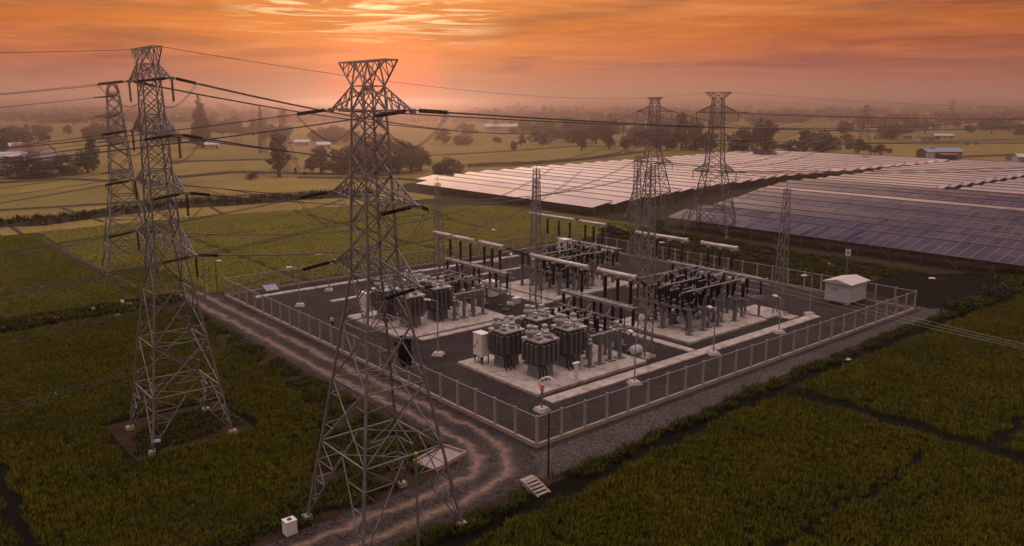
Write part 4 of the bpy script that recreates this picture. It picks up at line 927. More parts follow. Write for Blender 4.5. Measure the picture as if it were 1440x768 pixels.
# crumpled black sheeting caught in the big pylon
q_ = MB(); rows = []
for i in range(7):
    z = 9.1 - i * .30
    for j in range(9):
        a = -1.9 + 3.9 * j / 8; r = .55 + .10 * math.sin(j * 2.3 + i * 1.7) - .03 * i
        q_.v.append((r * math.cos(a) + .05 * i, r * math.sin(a), z - .12 * math.sin(j * 1.1 + i) - (.45 if (j > 5 and i > 4) else 0)))
for i in range(6):
    for j in range(8): q_.f.append((i * 9 + j, i * 9 + j + 1, (i + 1) * 9 + j + 1, (i + 1) * 9 + j))
q_.box((.1, .1, 9.15), (1.0, .9, .06), rz=.4); q_.tube([(-.5, 0, 9.1), (0, 0, 9.3), (.6, 0, 9.2)], .05, 5)
o = q_.obj('plastic_sheet', M['black']); tag(o, 'crumpled black sheet hanging inside the road-bend pylon', 'sheet')
hx, hy = at(566, 482, 8.4); o.location = (hx, hy, -.4); o.rotation_euler = (0, 0, -.8)
mod = o.modifiers.new('s', 'SOLIDIFY'); mod.thickness = .03

# litter and flags on the bunds
def cloth(name, label, cat, u, v, sx, sy, m, h=.3, group=None):
    q_ = MB(); n = 6; rr = random.Random(int(u * 7 + v))
    for i in range(n + 1):
        for j in range(n + 1):
            e = min(i, j, n - i, n - j); q_.v.append((sx * (i / n - .5) + rr.uniform(-.05, .05), sy * (j / n - .5) + rr.uniform(-.05, .05), .02 + (h * rr.uniform(.4, 1.0) if e else 0)))
    for i in range(n):
        for j in range(n): q_.f.append((i * (n + 1) + j, (i + 1) * (n + 1) + j, (i + 1) * (n + 1) + j + 1, i * (n + 1) + j + 1))
    o = q_.obj(name, M[m], None, False); o.scale = (.62, .62, .62); o.location = (*at(u, v), .15); o.rotation_euler = (0, 0, rr.uniform(0, 1)); return tag(o, label, cat, group)
cloth('tarp', 'bright yellow sheet on the bund above the red bundle', 'tarp', 80, 451, 1.4, .7, 'yellow', .5)
cloth('tarp', 'yellow sheet on the bund between the white sacks and yellow patch', 'tarp', 165, 446, 1.3, .6, 'yellow', .4)
cloth('tarp', 'yellow sheet beside a white sack next to the clearing pylon', 'tarp', 182, 430, 1.2, .6, 'yellow', .5)
cloth('sack', 'white sack at the bund next to the clearing pylon', 'sack', 172, 428, .8, .7, 'sheet', .8)
cloth('sack', 'pale sack in the weeds halfway along the bund', 'sack', 131, 438, 1.0, .7, 'sheet', .7)
cloth('sack', 'red bundle beside the yellow sheet on the bund', 'sack', 86, 459, .6, .6, 'red', .8)
cloth('sack', 'red bundle at the picture edge end of the bund', 'sack', 5, 466, .8, .6, 'red', .8)
cloth('tarp', 'salmon pink sheet lying out in the far green field', 'tarp', 450, 279, 2.6, 1.6, 'salmon', .8)
cloth('tarp', 'pale sheet on the grass beside the gravel lane', 'tarp', 1193, 508, .9, .5, 'sheet', .3)
cloth('tarp', 'yellow scrap in the grass beside the panel sign', 'tarp', 1166, 373, .8, .5, 'yellow', .4)
cloth('tarp', 'small red scrap on the gravel by the culvert box', 'tarp', 645, 636, .4, .3, 'red', .15)

# ------------------------------------------------------------------ solar field
NTH = ['first', 'second', 'third', 'fourth', 'fifth', 'sixth', 'seventh', 'eighth', 'ninth', 'tenth', 'eleventh', 'twelfth', 'thirteenth', 'fourteenth', 'fifteenth', 'sixteenth', 'seventeenth', 'eighteenth',
       'nineteenth', 'twentieth', 'twenty-first', 'twenty-second', 'twenty-third', 'twenty-fourth', 'twenty-fifth', 'twenty-sixth', 'twenty-seventh', 'twenty-eighth']
def solar_row(label, s, t0, t1, tilt, zf, legs, group):
    D = 6.86; L = t1 - t0; ct, sn = math.cos(tilt), math.sin(tilt)
    root = thing('solar_table', label, 'solar panels', w(s, t0, 0), G + PI / 2, group)   # local x along +t, local -y along +s
    nx_ = max(1, int(round(L / 1.9))); V, Fc, UV = [], [], []
    P = lambda x, d, o=0: (x, -(d * ct) + o * sn, zf + d * sn + o * ct)
    for x in (0, L):
        for d in (0, D): V.append(P(x, d)); UV.append((x, d))
    for x in (0, L):
        for d in (0, D): V.append(P(x, d, -.06)); UV.append((.5, .5))
    Fc = [(0, 1, 3, 2), (4, 6, 7, 5), (0, 2, 6, 4), (1, 5, 7, 3), (0, 4, 5, 1), (2, 3, 7, 6)]
    me = bpy.data.meshes.new('panel_surface'); me.from_pydata(V, [], Fc); me.update(); uvl = me.uv_layers.new(name='UVMap')
    for l in me.loops: uvl.data[l.index].uv = UV[l.vertex_index]
    me.materials.append(M['panel']); link(bpy.data.objects.new('panel_surface', me), root)
    f = MB()
    for d in (.9, D - .9): f.bar(P(0.1, d, -.16), P(L - .1, d, -.16), .13)
    for i in range(int(L / 5.2) + 1): x = min(L - .3, .3 + i * 5.2); f.bar(P(x, .05, -.28), P(x, D - .05, -.28), .11)
    f.obj('frame', M['steel_far'], root)
    f = MB(); f.bar(P(0, D + .05, .04), P(L, D + .05, .04), .09); f.bar(P(0, -.05, 0), P(L, -.05, 0), .07); f.obj('edge_rail', M['steel_far'] if random.random() < .7 else M['steel_light'], root)
    xs_ = [min(L - .3, .3 + i * 5.2) for i in range(int(L / 5.2) + 1)] if legs == 'all' else [.3, L - .3]
    for i, x in enumerate(xs_[:48]):
        for d in (1.1, D - 1.1):
            p = P(x, d, -.3); q_ = MB(); q_.bar((p[0], p[1], 0), p, .14)
            if d < 2 and i % 2 == 0 and legs == 'all': q_.bar((p[0], p[1], .25), P(x + 2.2, d, -.3), .07); q_.bar((p[0], p[1], .25), P(max(0, x - 2.2), d, -.3), .07)
            q_.obj('leg', M['steel'], root)
def interp(tab, s):
    for (a, b), (c, d) in zip(tab, tab[1:]):
        if s <= c: return b + (d - b) * (s - a) / (c - a)
    return tab[-1][1]
lr = [(92, 84.5), (104, 86), (150, 94.8), (195, 99), (233, 96.3), (302, 93)]; ll = [(92, 156), (100, 168), (148, 175), (214, 177), (305, 183)]
rl = [(92, 63.4), (108, 66), (124, 71), (147, 79.5), (164, 84), (206, 85), (241, 89), (310, 89)]
for i in range(26):
    s = 91.6 + 8.25 * i; rt = math.radians(random.uniform(-.7, .7)); k = random.uniform(-.6, .6)
    solar_row(f'{NTH[i]} panel strip from the front of the long bright solar field', s, round(interp(lr, s)), round(interp(ll, s) + k), math.radians(7.6) + rt, 2.0, 'all' if i < 2 else 'ends', 'solar panel strips of the long bright field')
    t0 = -14 if s < 181 else 49.5
    rt = math.radians(random.uniform(-.6, .6)); tl = 10.0 if s < 178 else 7.6
    if i == 7: tl = 8.0
    solar_row(f'{NTH[i]} panel strip from the front of the dark solar field above the ditch' if s < 181 else f'{NTH[i - 11]} panel strip of the bright block past the dark solar field', s, t0, round(interp(rl, s)), math.radians(tl) + rt, 2.15, 'all' if i < 2 else 'ends', 'solar panel strips of the dark field' if s < 181 else 'solar panel strips of the rear bright block')
    if s >= 181:
        rt = math.radians(random.uniform(-.6, .6))
        solar_row(f'{NTH[i - 11]} panel strip of the block past the narrow gap at the panel field edge', s, 8, 46.5, math.radians(7.6) + rt, 1.75, 'ends', 'solar panel strips past the narrow gap')

# ------------------------------------------------------------------ rice, weeds
LAT = RNG.uniform(0, 1, (64, 64))
def vnoise(x, y, sc_):
    """smooth lattice noise 0..1 with cells sc_ metres wide"""
    x = x / sc_; y = y / sc_; i = np.floor(x).astype(int); j = np.floor(y).astype(int); f = x - i; g = y - j; f = f * f * (3 - 2 * f); g = g * g * (3 - 2 * g)
    L = lambda a, b: LAT[a % 64, b % 64]
    return (L(i, j) * (1 - f) + L(i + 1, j) * f) * (1 - g) + (L(i, j + 1) * (1 - f) + L(i + 1, j + 1) * f) * g
def blades(name, centers, nb, h, wd, m, lean=.35, spread=.16, z=0.0, kind='stuff', label=None, cat='rice', parent=None):
    C_ = np.asarray(centers, dtype=np.float64); n = len(C_)
    if n == 0: return None
    c = np.repeat(C_, nb, axis=0); k = n * nb
    hh = np.repeat(RNG.uniform(.7, 1.2, n) * (.80 + .40 * vnoise(C_[:, 0], C_[:, 1], .6)) * (.9 + .2 * vnoise(C_[:, 0], C_[:, 1], 6.0)), nb) * h * RNG.uniform(.7, 1.1, k)
    a = RNG.uniform(0, 2 * PI, k); r = spread * np.sqrt(RNG.uniform(0, 1, k)); ln = lean * hh * RNG.uniform(.3, 1.3, k)
    bx = c[:, 0] + r * np.cos(a); by = c[:, 1] + r * np.sin(a); a2 = a + RNG.normal(0, .5, k); dx, dy = np.cos(a2), np.sin(a2)
    sx, sy = -dy, dx; W = wd * RNG.uniform(.7, 1.3, k) / 2; o = np.full(k, z)
    V = np.empty((k, 5, 3))
    V[:, 0] = np.stack([bx - sx * W * .6, by - sy * W * .6, o], 1); V[:, 1] = np.stack([bx + sx * W * .6, by + sy * W * .6, o], 1)
    mx, my, mz = bx + dx * ln * .35, by + dy * ln * .35, o + hh * .65
    V[:, 2] = np.stack([mx + sx * W, my + sy * W, mz], 1); V[:, 3] = np.stack([mx - sx * W, my - sy * W, mz], 1)
    V[:, 4] = np.stack([bx + dx * ln * 1.25, by + dy * ln * 1.25, o + hh], 1)
    b = (np.arange(k) * 5)[:, None]
    T = np.concatenate([b + np.array([0, 1, 2]), b + np.array([0, 2, 3]), b + np.array([3, 2, 4])], 1).reshape(-1, 3)
    ob = numpy_mesh(name, V.reshape(-1, 3), T, m, parent)
    return tag(ob, label, None if parent else cat, None, kind)
def inpoly(x, y, poly):
    ins = np.zeros(len(x), bool); n = len(poly)
    for i in range(n):
        x0, y0 = poly[i]; x1, y1 = poly[(i + 1) % n]
        if y0 == y1: continue
        c = ((y0 > y) != (y1 > y)) & (x < (x1 - x0) * (y - y0) / (y1 - y0) + x0); ins ^= c
    return ins
def scatter(poly, step, holes=(), ragged=.0, keep=None, gaps=0.0, thin=0.0):
    """jittered grid of points inside a site-grid polygon, returned in world xy, trimmed to what could come into view"""
    P = np.array(poly); a = np.arange(P[:, 0].min(), P[:, 0].max(), step); b = np.arange(P[:, 1].min(), P[:, 1].max(), step)
    S, T = np.meshgrid(a, b); S = S.ravel() + RNG.uniform(-.5, .5, S.size) * step; T = T.ravel() + RNG.uniform(-.5, .5, T.size) * step
    j = ragged * (np.sin(S * 1.7 + T * .9) + np.sin(S * .61 - T * 1.3)) * .5
    ok = inpoly(S + j, T + j, poly)
    for h in holes: ok &= ~inpoly(S + j, T + j, h)
    S, T = S[ok], T[ok]
    if thin:
        ok = vnoise(S * 1.3 + T * .4, T * .9 - S * .3, .42) > thin * (1 + .9 * np.sin(2 * PI * S / 1.35 + 1.6 * np.sin(T * .22))) * RNG.uniform(.75, 1.25, S.size); S, T = S[ok], T[ok]
    if gaps:
        g = np.sin(S * .9 + np.sin(T * .7) * 2) + np.sin(T * 1.1 + np.sin(S * .5) * 2.4); ok = g > -2 + gaps; S, T = S[ok], T[ok]
    x = N0[0] + S * AX[0] + T * BX[0]; y = N0[1] + S * AX[1] + T * BX[1]
    d = y * CP + CH * SP; u = U0 + F * x / np.maximum(d, 1); v = V0 - F * (-CH * CP + y * SP) / np.maximum(d, 1)
    ok = (d > 5) & (u > -420) & (u < 1860) & (v < 900)
    return np.stack([x[ok], y[ok]], 1)
def strip(a, b, wd):
    """thin polygon along a path line a-b (site grid)"""
    d = Vector((b[0] - a[0], b[1] - a[1])).normalized(); n = Vector((-d.y, d.x)) * wd / 2
    return [(a[0] + n.x, a[1] + n.y), (b[0] + n.x, b[1] + n.y), (b[0] - n.x, b[1] - n.y), (a[0] - n.x, a[1] - n.y)]
R1 = [(-40, -8.6), (-12.2, -7.7), (-5.5, -7.2), (4.9, -6.5), (14.4, -5.9), (24.0, -5.5), (24.4, -45), (-40, -45)]
R2 = [(26.0, -5.4), (37, -5.2), (47, -5.2), (63, -5.3), (72, -5.6), (98, -6), (98, -45), (26.4, -45)]
furrow = [strip((0, -19.1), (21.1, -19.3), .55), strip((8, -10.5), (8, -30), .12)]
blades('rice_field', scatter(R1, .20, furrow, .5, thin=.16), 9, .42, .030, M['rice'], label='dense rice in the field below the steps and gravel lane', z=0)
bund2 = [strip((25, -21.4), (98, -21.6), 1.0)]
c_ = scatter(R2, .24, bund2, .5, thin=.16)
blades('rice_field', c_, 9, .42, .035, M['rice'], label='dense rice in the field beyond the dark bund, up to the ditch', z=0)
R3 = [(-30.8, 59), (-12, 60.5), (-8.2, 60), (-8.0, 45), (-8.1, 29.6), (-9.2, 16.5), (-13.2, 9.2), (-16.8, 4.0), (-23, 2.2), (-30.9, 1.5)]
pit = [[(-23.8, 16.3), (-14.2, 16.6), (-14.3, 25.1), (-23.9, 25.3)]]
blades('rice_field', scatter(R3, .20, pit, .45, thin=.16), 9, .42, .030, M['rice'], label='dense rice round the bare clearing of the pylon', z=0)
R4 = [(-90, 60), (-31.7, 60), (-31.8, 1), (-90, 1)]
blades('rice_field', scatter(R4, .30, (), .4, thin=.16), 9, .42, .030, M['rice'], label='rice beyond the narrow dark bund, along the picture edge', z=0)
R5 = [(-75, 65.5), (-1.5, 66.8), (-1.5, 88), (-9, 88), (-10, 137), (-75, 131)]
blades('rice_field', scatter(R5, .34, [strip((-9.5, 64), (-9.5, 130), .9)], .4), 9, .38, .042, M['rice_mid'], .5, label='greener rice behind the yellow sheets on the bund', z=0, spread=.24)
R6 = [(-8.5, 88), (-8.5, 138), (20, 140.5), (50, 136.5), (66, 133), (88, 108), (90, 64), (62, 63.5), (-1, 63.5), (-1, 88)]
holes6 = [strip((12, 63), (12, 145), 1.1), strip((40, 63), (44, 145), 1.1), strip((-9, 98), (12, 98), 1.0), strip((12, 112), (80, 108), 1.1), strip((-9, 120), (12, 122), 1.0)]
blades('rice_field', scatter(R6, .36, holes6, .4), 9, .36, .046, M['rice_gold'], .5, label='green-gold rice behind the substation back fence', z=0, spread=.28)
# weeds on the banks
W1 = [(-60, -6.9), (-12, -6.2), (5, -5.2), (25, -4.2), (65, -4.4), (90, -5.2), (90, -4.2), (66, -3.4), (51, -2.6), (35, -2.9), (23, -3.1), (12, -3.9), (3, -4.3), (-4, -4.7), (-12, -5.0), (-30, -6), (-60, -7)]
blades('weeds', scatter(W1, .34, [strip((-4.5, -4), (-4.5, -7), 2.2)], .5, gaps=.7), 14, .42, .06, M['weed'], .7, .34, label='wild grass on the bank between the gravel lane and rice', cat='grass')
W2 = [(-8.3, 60), (-5.8, 60), (-5.9, 44), (-5.8, 31), (-6.0, 21), (-5.6, 10), (-5.4, 4.8), (-9, 1.6), (-14, 1.0), (-20, .8), (-40, .2), (-40, 2), (-23, 2.6), (-16.5, 4.4), (-13, 9.2), (-9, 16.5), (-8.2, 30)]
blades('weeds', scatter(W2, .34, [strip((-8.4, 3), (-4.8, 3), 2.4)], .5, gaps=.95), 14, .36, .06, M['weed'], .7, .34, label='wild grass on the bank between the dirt road and the rice clearing', cat='grass')
W3 = [(-75, 60.2), (-8, 60.8), (-4.8, 63), (-4.8, 67), (-75, 65.5)]
blades('weeds', scatter(W3, .45, (), .6, gaps=.7), 9, .6, .13, M['weed'], .6, .34, label='rank grass on the bund with the coloured sheets', cat='grass')
W4 = [(63.5, 8), (78, 13), (86, 8), (88, 60), (85, 84), (82, 84), (83, 64), (63, 62)]
blades('weeds', scatter(W4, .6, (), .8, gaps=.9), 9, .4, .14, M['weed'], .6, .55, label='rough grass between the back fence and the solar panels', cat='grass')
W5 = [(-22.9, 17.6), (-15, 18), (-15.2, 24), (-20, 23.6), (-22.8, 21)]
blades('weeds', scatter(W5, .3, (), .5, gaps=.7), 8, .25, .08, M['weed'], .7, .26, label='sparse grass on the bare clearing under the pylon', cat='grass')
W6 = [(64, -4.5), (74, -5.5), (95, -5), (96, 2), (90, 1), (76, -3.5), (66, -2.2)]
blades('weeds', scatter(W6, .5, (), .6, gaps=.5), 9, .9, .16, M['weed'], .55, .4, label='tall weeds along the edge of the dark ditch', cat='grass')
# grassy ridge lines between far fields: ordinary raised bunds
def bund(name, label, pts, wd, h, m, cat='field bank'):
    V, Fc = [], []; P = []
    for a, b in zip(pts, pts[1:]):
        n = max(2, int(math.hypot(b[0] - a[0], b[1] - a[1]) / 2.2))
        P += [(a[0] + (b[0] - a[0]) * i / n, a[1] + (b[1] - a[1]) * i / n) for i in range(n)]
    P.append(pts[-1])
    for i, p in enumerate(P):
        a = P[max(0, i - 1)]; b = P[min(len(P) - 1, i + 1)]; d = Vector((b[0] - a[0], b[1] - a[1])).normalized(); nn = Vector((-d.y, d.x))
        for f, z in ((-.5, 0), (-.32, .75), (0, 1), (.32, .75), (.5, 0)):
            k = random.uniform(.8, 1.2); V.append((p[0] + nn.x * wd * f * k, p[1] + nn.y * wd * f * k, z * h * random.uniform(.7, 1.25)))
    for i in range(len(P) - 1):
        for j in range(4): Fc.append((i * 5 + j, (i + 1) * 5 + j, (i + 1) * 5 + j + 1, i * 5 + j + 1))
    q_ = MB(); q_.v = V; q_.f = Fc; o = q_.obj(name, m, None, True); return tag(o, label, cat, None, 'structure')
M['bank_grass'] = mat('bank grass', (.034, .030, .009), (.017, .017, .006), .8, .9, bump=.5)
for pts, wd, h in (([(0, 318), (60, 316), (130, 306), (250, 292), (330, 288), (440, 279), (520, 276)], 3.4, 1.0), ([(420, 250), (560, 252), (620, 258)], 3.0, .6), ([(0, 296), (120, 289), (250, 281), (330, 276), (430, 271)], 2.0, .35),
                   ([(250, 250), (330, 243), (480, 246)], 4, .8), ([(660, 234), (760, 230), (830, 224), (905, 214)], 3.2, 1.2), ([(560, 222), (700, 214), (800, 207), (905, 206)], 4, .6), ([(0, 258), (90, 252), (170, 256)], 3, .6),
                   ([(0, 309), (34, 331)], .9, .3), ([(59, 337), (137, 378), (194, 406)], .9, .3), ([(84, 292), (144, 312)], .8, .3), ([(317, 266), (423, 285)], .9, .25), ([(261, 270), (313, 301)], .9, .25), ([(480, 282), (420, 300), (330, 318)], .8, .25), ([(390, 350), (420, 362)], .7, .2), ([(1340, 222), (1440, 218)], 3, .8), ([(1180, 204), (1310, 200), (1440, 196)], 4, .8), ([(240, 228), (330, 226), (420, 224)], 4, .7)):
    bund('field_bund', None, [at(u, v) for u, v in pts], wd, h, M['bank_grass'])
# hedge-like tall grass clumps on the long dark bund
pts = [at(*p) for p in [(-60, 326), (0, 318), (60, 316), (130, 306), (250, 292), (330, 288), (440, 279), (520, 276)]]
cc = []
for a, b in zip(pts, pts[1:]):
    n = int(math.hypot(b[0] - a[0], b[1] - a[1]) * 5)
    for i in range(n): f = random.random(); cc.append((a[0] + (b[0] - a[0]) * f + random.gauss(0, .9), a[1] + (b[1] - a[1]) * f + random.gauss(0, .9)))
blades('reeds', cc, 8, 2.0, .3, M['weed'], .3, .5, label='long dark strip of reeds crossing the field behind the pylons', cat='reeds')

# ------------------------------------------------------------------ trees
def leaf_crown(lobes, n, size, m, flat=.0):
    """many small leaf faces spread through the lobes' shells"""
    tot = sum(l[3] ** 2 for l in lobes); V = []
    for (cx, cy, cz, r, sz) in lobes:
        k = int(n * r * r / tot); d = RNG.normal(0, 1, (k, 3)); d /= np.linalg.norm(d, axis=1)[:, None]
        rad = r * (RNG.uniform(.35, 1, k) ** .5) * (1 + .16 * np.sin(d[:, 0] * 5 + cx) * np.sin(d[:, 2] * 6 + cy))
        p = np.array([cx, cy, cz]) + d * rad[:, None] * np.array([1, 1, sz]); V.append(p)
    p = np.concatenate(V); k = len(p)
    u = RNG.normal(0, 1, (k, 3)); u /= np.linalg.norm(u, axis=1)[:, None]; v = RNG.normal(0, 1, (k, 3)); v -= u * (u * v).sum(1)[:, None]; v /= np.linalg.norm(v, axis=1)[:, None]
    s = size * RNG.uniform(.6, 1.4, k)[:, None]
    Q = np.stack([p - u * s, p + v * s * .6, p + u * s, p - v * s * .6], 1).reshape(-1, 3); b = (np.arange(k) * 4)[:, None]
    T = np.concatenate([b + np.array([0, 1, 2]), b + np.array([0, 2, 3])], 1).reshape(-1, 3)
    return Q, T
def tree_proto(kind):
    r = random.Random(kind); root = bpy.data.objects.new('tree', None); link(root); m = M['leaf']
    tk = MB(); lobes = []; H = 10.0; n, size = 2600, .26
    if kind == 'broad':
        for i in range(30):
            a = r.uniform(0, 2 * PI); q_ = 3.9 * r.random() ** .6; lobes.append((q_ * math.cos(a), q_ * math.sin(a), r.uniform(1.2, 8.7 - q_ * .8), r.uniform(1.0, 1.8), .85))
        base = 1.2; n = 3800
    elif kind == 'umbrella':
        for i in range(22):
            a = r.uniform(0, 2 * PI); q_ = 5.0 * r.random() ** .6; lobes.append((q_ * math.cos(a), q_ * math.sin(a), r.uniform(2.4, 8.9 - q_ * .4), r.uniform(1.2, 1.8), .75))
        base = 2.4; n = 3200
    elif kind == 'poplar':
        for i in range(22):
            f = i / 21; rr = .25 + 1.35 * math.sin(PI * min(1, f * .93 + .12)) ** .8; a = r.uniform(0, 2 * PI)
            lobes.append((rr * .45 * math.cos(a), rr * .45 * math.sin(a), .9 + 8.9 * f, max(.35, rr * .62), 1.15))
        base = 1.2; n, size = 2200, .2
    elif kind == 'round':
        for i in range(20):
            a = r.uniform(0, 2 * PI); q_ = 2.6 * r.random() ** .6; lobes.append((q_ * math.cos(a), q_ * math.sin(a), r.uniform(1.8, 8.8 - q_ * .8), r.uniform(1.0, 1.7), .95))
        base = 1.2; n = 3000
    elif kind == 'loose':
        for i in range(17):
            f = i / 16; a = r.uniform(0, 2 * PI); q_ = r.uniform(.3, 1.9) * (1.1 - f * .5); lobes.append((q_ * math.cos(a), q_ * math.sin(a), 2.3 + 7.0 * f, r.uniform(.65, 1.15), .9))
        base = 2.0; n = 1900
    elif kind == 'bush':
        for i in range(8):
            a = r.uniform(0, 2 * PI); q_ = r.uniform(.2, 4.0); lobes.append((q_ * math.cos(a), q_ * math.sin(a), 3.5 + r.uniform(-1, 2.0), r.uniform(2.4, 3.4), 1.0))
        base = .8; n = 1100; size = .5; m = M['leaf_dark']
    elif kind == 'dark':
        for i in range(13):
            a = r.uniform(0, 2 * PI); q_ = r.uniform(.4, 4.6); lobes.append((q_ * math.cos(a), q_ * math.sin(a), 7.6 - q_ * .75 + r.uniform(-1.6, .9), r.uniform(1.0, 1.8), .6))
        base = 2.4; m = M['leaf_dark']
    tk.tube([(0, 0, 0), (.12, .05, base * .5), (.05, 0, base), (.1, .1, base + (H - base) * .45)], [.42, .32, .27, .1], 7)
    for l in lobes[::2]:
        tk.tube([(.05, 0, base * r.uniform(.75, 1.1)), (l[0] * .5, l[1] * .5, base + (l[2] - base) * .6), (l[0], l[1], l[2])], [.17, .11, .04], 5)
    tk.obj('trunk', M['bark'], root); Q, T = leaf_crown(lobes, n, size, m); numpy_mesh('crown', Q, T, m, root); tag(root, None, 'tree')
    return root
PROTO = {}
def tree(kind, u, vb, vt, wpx, label, group=None, wide=None, rz=None):
    x, y = at(u, vb); h = height(u, vb, vt); d = px(x, y)[2]
    nomw = dict(broad=9.6, umbrella=12.2, poplar=3.4, round=7.6, loose=4.6, bush=11.5, dark=11.2)[kind]
    sxy = (wpx / F * d) / nomw if wpx else h / 10.0
    first = kind not in PROTO
    if first: PROTO[kind] = tree_proto(kind)
    o = PROTO[kind] if first else copy_tree(PROTO[kind])
    o.location = (x, y, 0); o.scale = (sxy, sxy, h / 10.0); o.rotation_euler = (0, 0, random.uniform(0, 6.28) if rz is None else rz)
    return tag(o, label, 'tree', group)
T_ = [('loose', 393, 249, 187, 36, 'slim ragged tree standing alone in the field between the two big pylons'),
      ('loose', 452, 245, 207, 34, 'thin loose tree at the edge of the big dark grove behind the road-bend pylon'),
      ('round', 437, 243, 218, 18, 'small pale tree just outside the big dark grove'),
      ('broad', 503, 245, 190, 62, 'tall spreading tree on the road side of the big dark grove'),
      ('round', 535, 246, 184, 58, 'tallest round tree of the big dark grove behind the road-bend pylon'),
      ('round', 520, 244, 188, 66, 'dense middle tree of the big dark grove'), ('broad', 482, 244, 200, 44, 'lower tree at the road end of the big dark grove'), ('round', 578, 242, 196, 44, 'dense tree next to the smallest of the big dark grove'),
      ('broad', 560, 243, 188, 70, 'wide tree on the solar-field side of the big dark grove'),
      ('round', 592, 240, 203, 30, 'smaller round tree closing the big dark grove'),
      ('broad', 630, 251, 217, 46, 'low spreading dark tree at the tip of the bright solar field'),
      ('bush', 616, 252, 228, 22, 'bush tucked against the low spreading tree by the solar field'),
      ('bush', 353, 253, 240, 18, 'round dark bush alone in the field by the ragged tree'),
      ('poplar', 284, 207, 135, 26, 'very tall slender poplar rising above the haze'),
      ('bush', 284, 208, 176, 36, 'bushy growth around the foot of the tall poplar'),
      ('loose', 416, 246, 236, 7, 'tiny sapling beside the slim ragged tree'), ('bush', 428, 246, 240, 8, 'tiny bush in the field before the big dark grove'),
      ('round', 723, 213, 197, 13, 'small lone tree in the middle of the pale field'),
      ('round', 124, 243, 208, 40, 'rounded tree at the village edge next to the half-hidden pylon'), ('loose', 132, 240, 192, 24, 'upright tree rising behind the village edge tree'),
      ('broad', 88, 246, 213, 52, 'dark spreading tree between the village roofs and the field'), ('broad', 30, 250, 212, 64, 'broad dark tree in front of the white village roof'), ('round', 62, 246, 222, 36, 'dark round tree under the red village roof'),
      ('bush', 60, 250, 234, 56, 'low dark bushes at the village field edge'), ('broad', 12, 222, 190, 60, 'dark spreading tree behind the village roofs'), ('broad', 55, 222, 196, 34, 'dark tree beyond the red village roof'), ('dark', -4, 226, 172, 34, 'tall dark layered tree at the village edge of the view'),
      ('round', 105, 176, 160, 16, 'tall hazy round tree far behind the village, upper one'), ('round', 96, 190, 174, 14, 'hazy round tree below the tall hazy one behind the village'),
      ('broad', 132, 196, 177, 30, 'hazy bushy tree before the half-hidden pylon'), ('bush', 22, 196, 178, 22, 'hazy dome tree far behind the village roofs'), ('broad', 58, 188, 174, 34, 'hazy wide tree behind the small village pylon'),
      ('round', 624, 203, 178, 26, 'hazy round tree starting the misty row behind the road-bend pylon'), ('broad', 650, 204, 188, 34, 'low hazy tree in the misty row'), ('broad', 655, 190, 170, 34, 'larger hazy tree behind the misty row'),
      ('bush', 762, 203, 179, 40, 'dark flat-topped tree in the middle of the misty field edge'), ('broad', 806, 200, 162, 58, 'largest dark spreading tree in the misty mid distance'), ('round', 838, 202, 168, 30, 'round tree joined to the largest misty tree'),
      ('round', 857, 210, 171, 32, 'dark upright round tree next to the largest misty tree'), ('loose', 818, 212, 184, 18, 'thin pale tree below the largest misty tree'), ('round', 733, 205, 188, 16, 'small hazy tree beside the flat-topped one'), ('bush', 700, 201, 190, 16, 'small hazy bush in the misty row'),
      ('broad', 898, 205, 172, 40, 'hazy tree behind the top of the slim pylon'), ('round', 880, 212, 190, 22, 'hazy tree before the slim pylon'), ('round', 945, 212, 190, 22, 'dark round tree between the slim and flat-topped pylons'),
      ('round', 1078, 218, 163, 54, 'tallest dark tree behind the flat-topped pylon and panels'), ('broad', 1045, 216, 174, 46, 'wide dark tree directly behind the flat-topped pylon'), ('loose', 1130, 216, 183, 26, 'airy tree beside the tallest dark tree over the panels'),
      ('round', 1154, 218, 187, 42, 'dark bushy tree closing the row over the panels'), ('broad', 1112, 218, 193, 34, 'low dark tree in the row over the panels'), ('dark', 1206, 220, 192, 40, 'near-black spreading tree at the far end of the bright panels'), ('dark', 1238, 222, 201, 36, 'near-black feathery tree next to the spreading one at the panel end'),
      ('broad', 1256, 196, 170, 48, 'dark wide tree in the field behind the blue-roofed barn'), ('umbrella', 1300, 188, 165, 40, 'umbrella-shaped tree standing in the far field'), ('umbrella', 1394, 188, 164, 36, 'umbrella-shaped tree near the picture edge field'),
      ('round', 1188, 190, 168, 28, 'hazy tree behind the hazy pylon'), ('broad', 1190, 200, 186, 22, 'low hazy tree beside the hazy pylon foot'), ('broad', 1432, 190, 170, 30, 'dark tree cut by the picture edge in the far field'), ('bush', 1365, 187, 172, 20, 'small bushy tree between two umbrella trees'),
      ('round', 1346, 181, 162, 14, 'hazy upright tree behind the umbrella trees'), ('umbrella', 1330, 178, 163, 26, 'hazy flat tree beyond the umbrella tree'), ('bush', 1318, 196, 191, 12, 'dark bush beside the small house in the far field'), ('bush', 1360, 204, 198, 6, 'tiny bush in the grass behind the barn'), ('bush', 1372, 204, 199, 5, 'second tiny bush in the grass behind the barn')]
for a in T_: tree(*a[:5], a[5])
for u, vb, h_ in ((1395, 420, 1.6), (1408, 428, 1.2), (1120, 548, 1.3), (1118, 372, 1.8), (1250, 392, .9), (1190, 505, .5), (700, 668, .8)):
    pass
bx = [(1395, 422, 388, 40, 'round green bush on the bank of the dark ditch'), (1368, 436, 420, 26, 'low bush by the end of the gravel lane'), (1119, 556, 534, 30, 'dark bush where the bund meets the gravel lane'), (862, 330, 312, 34, 'shrub below the corner of the bright panels'), (925, 322, 306, 30, 'shrub under the edge of the panels by the slim pylon'),
      (845, 340, 326, 22, 'low shrub behind the back fence by the strain insulator'), (1430, 226, 213, 30, 'dark bush by the white hut at the picture edge')]
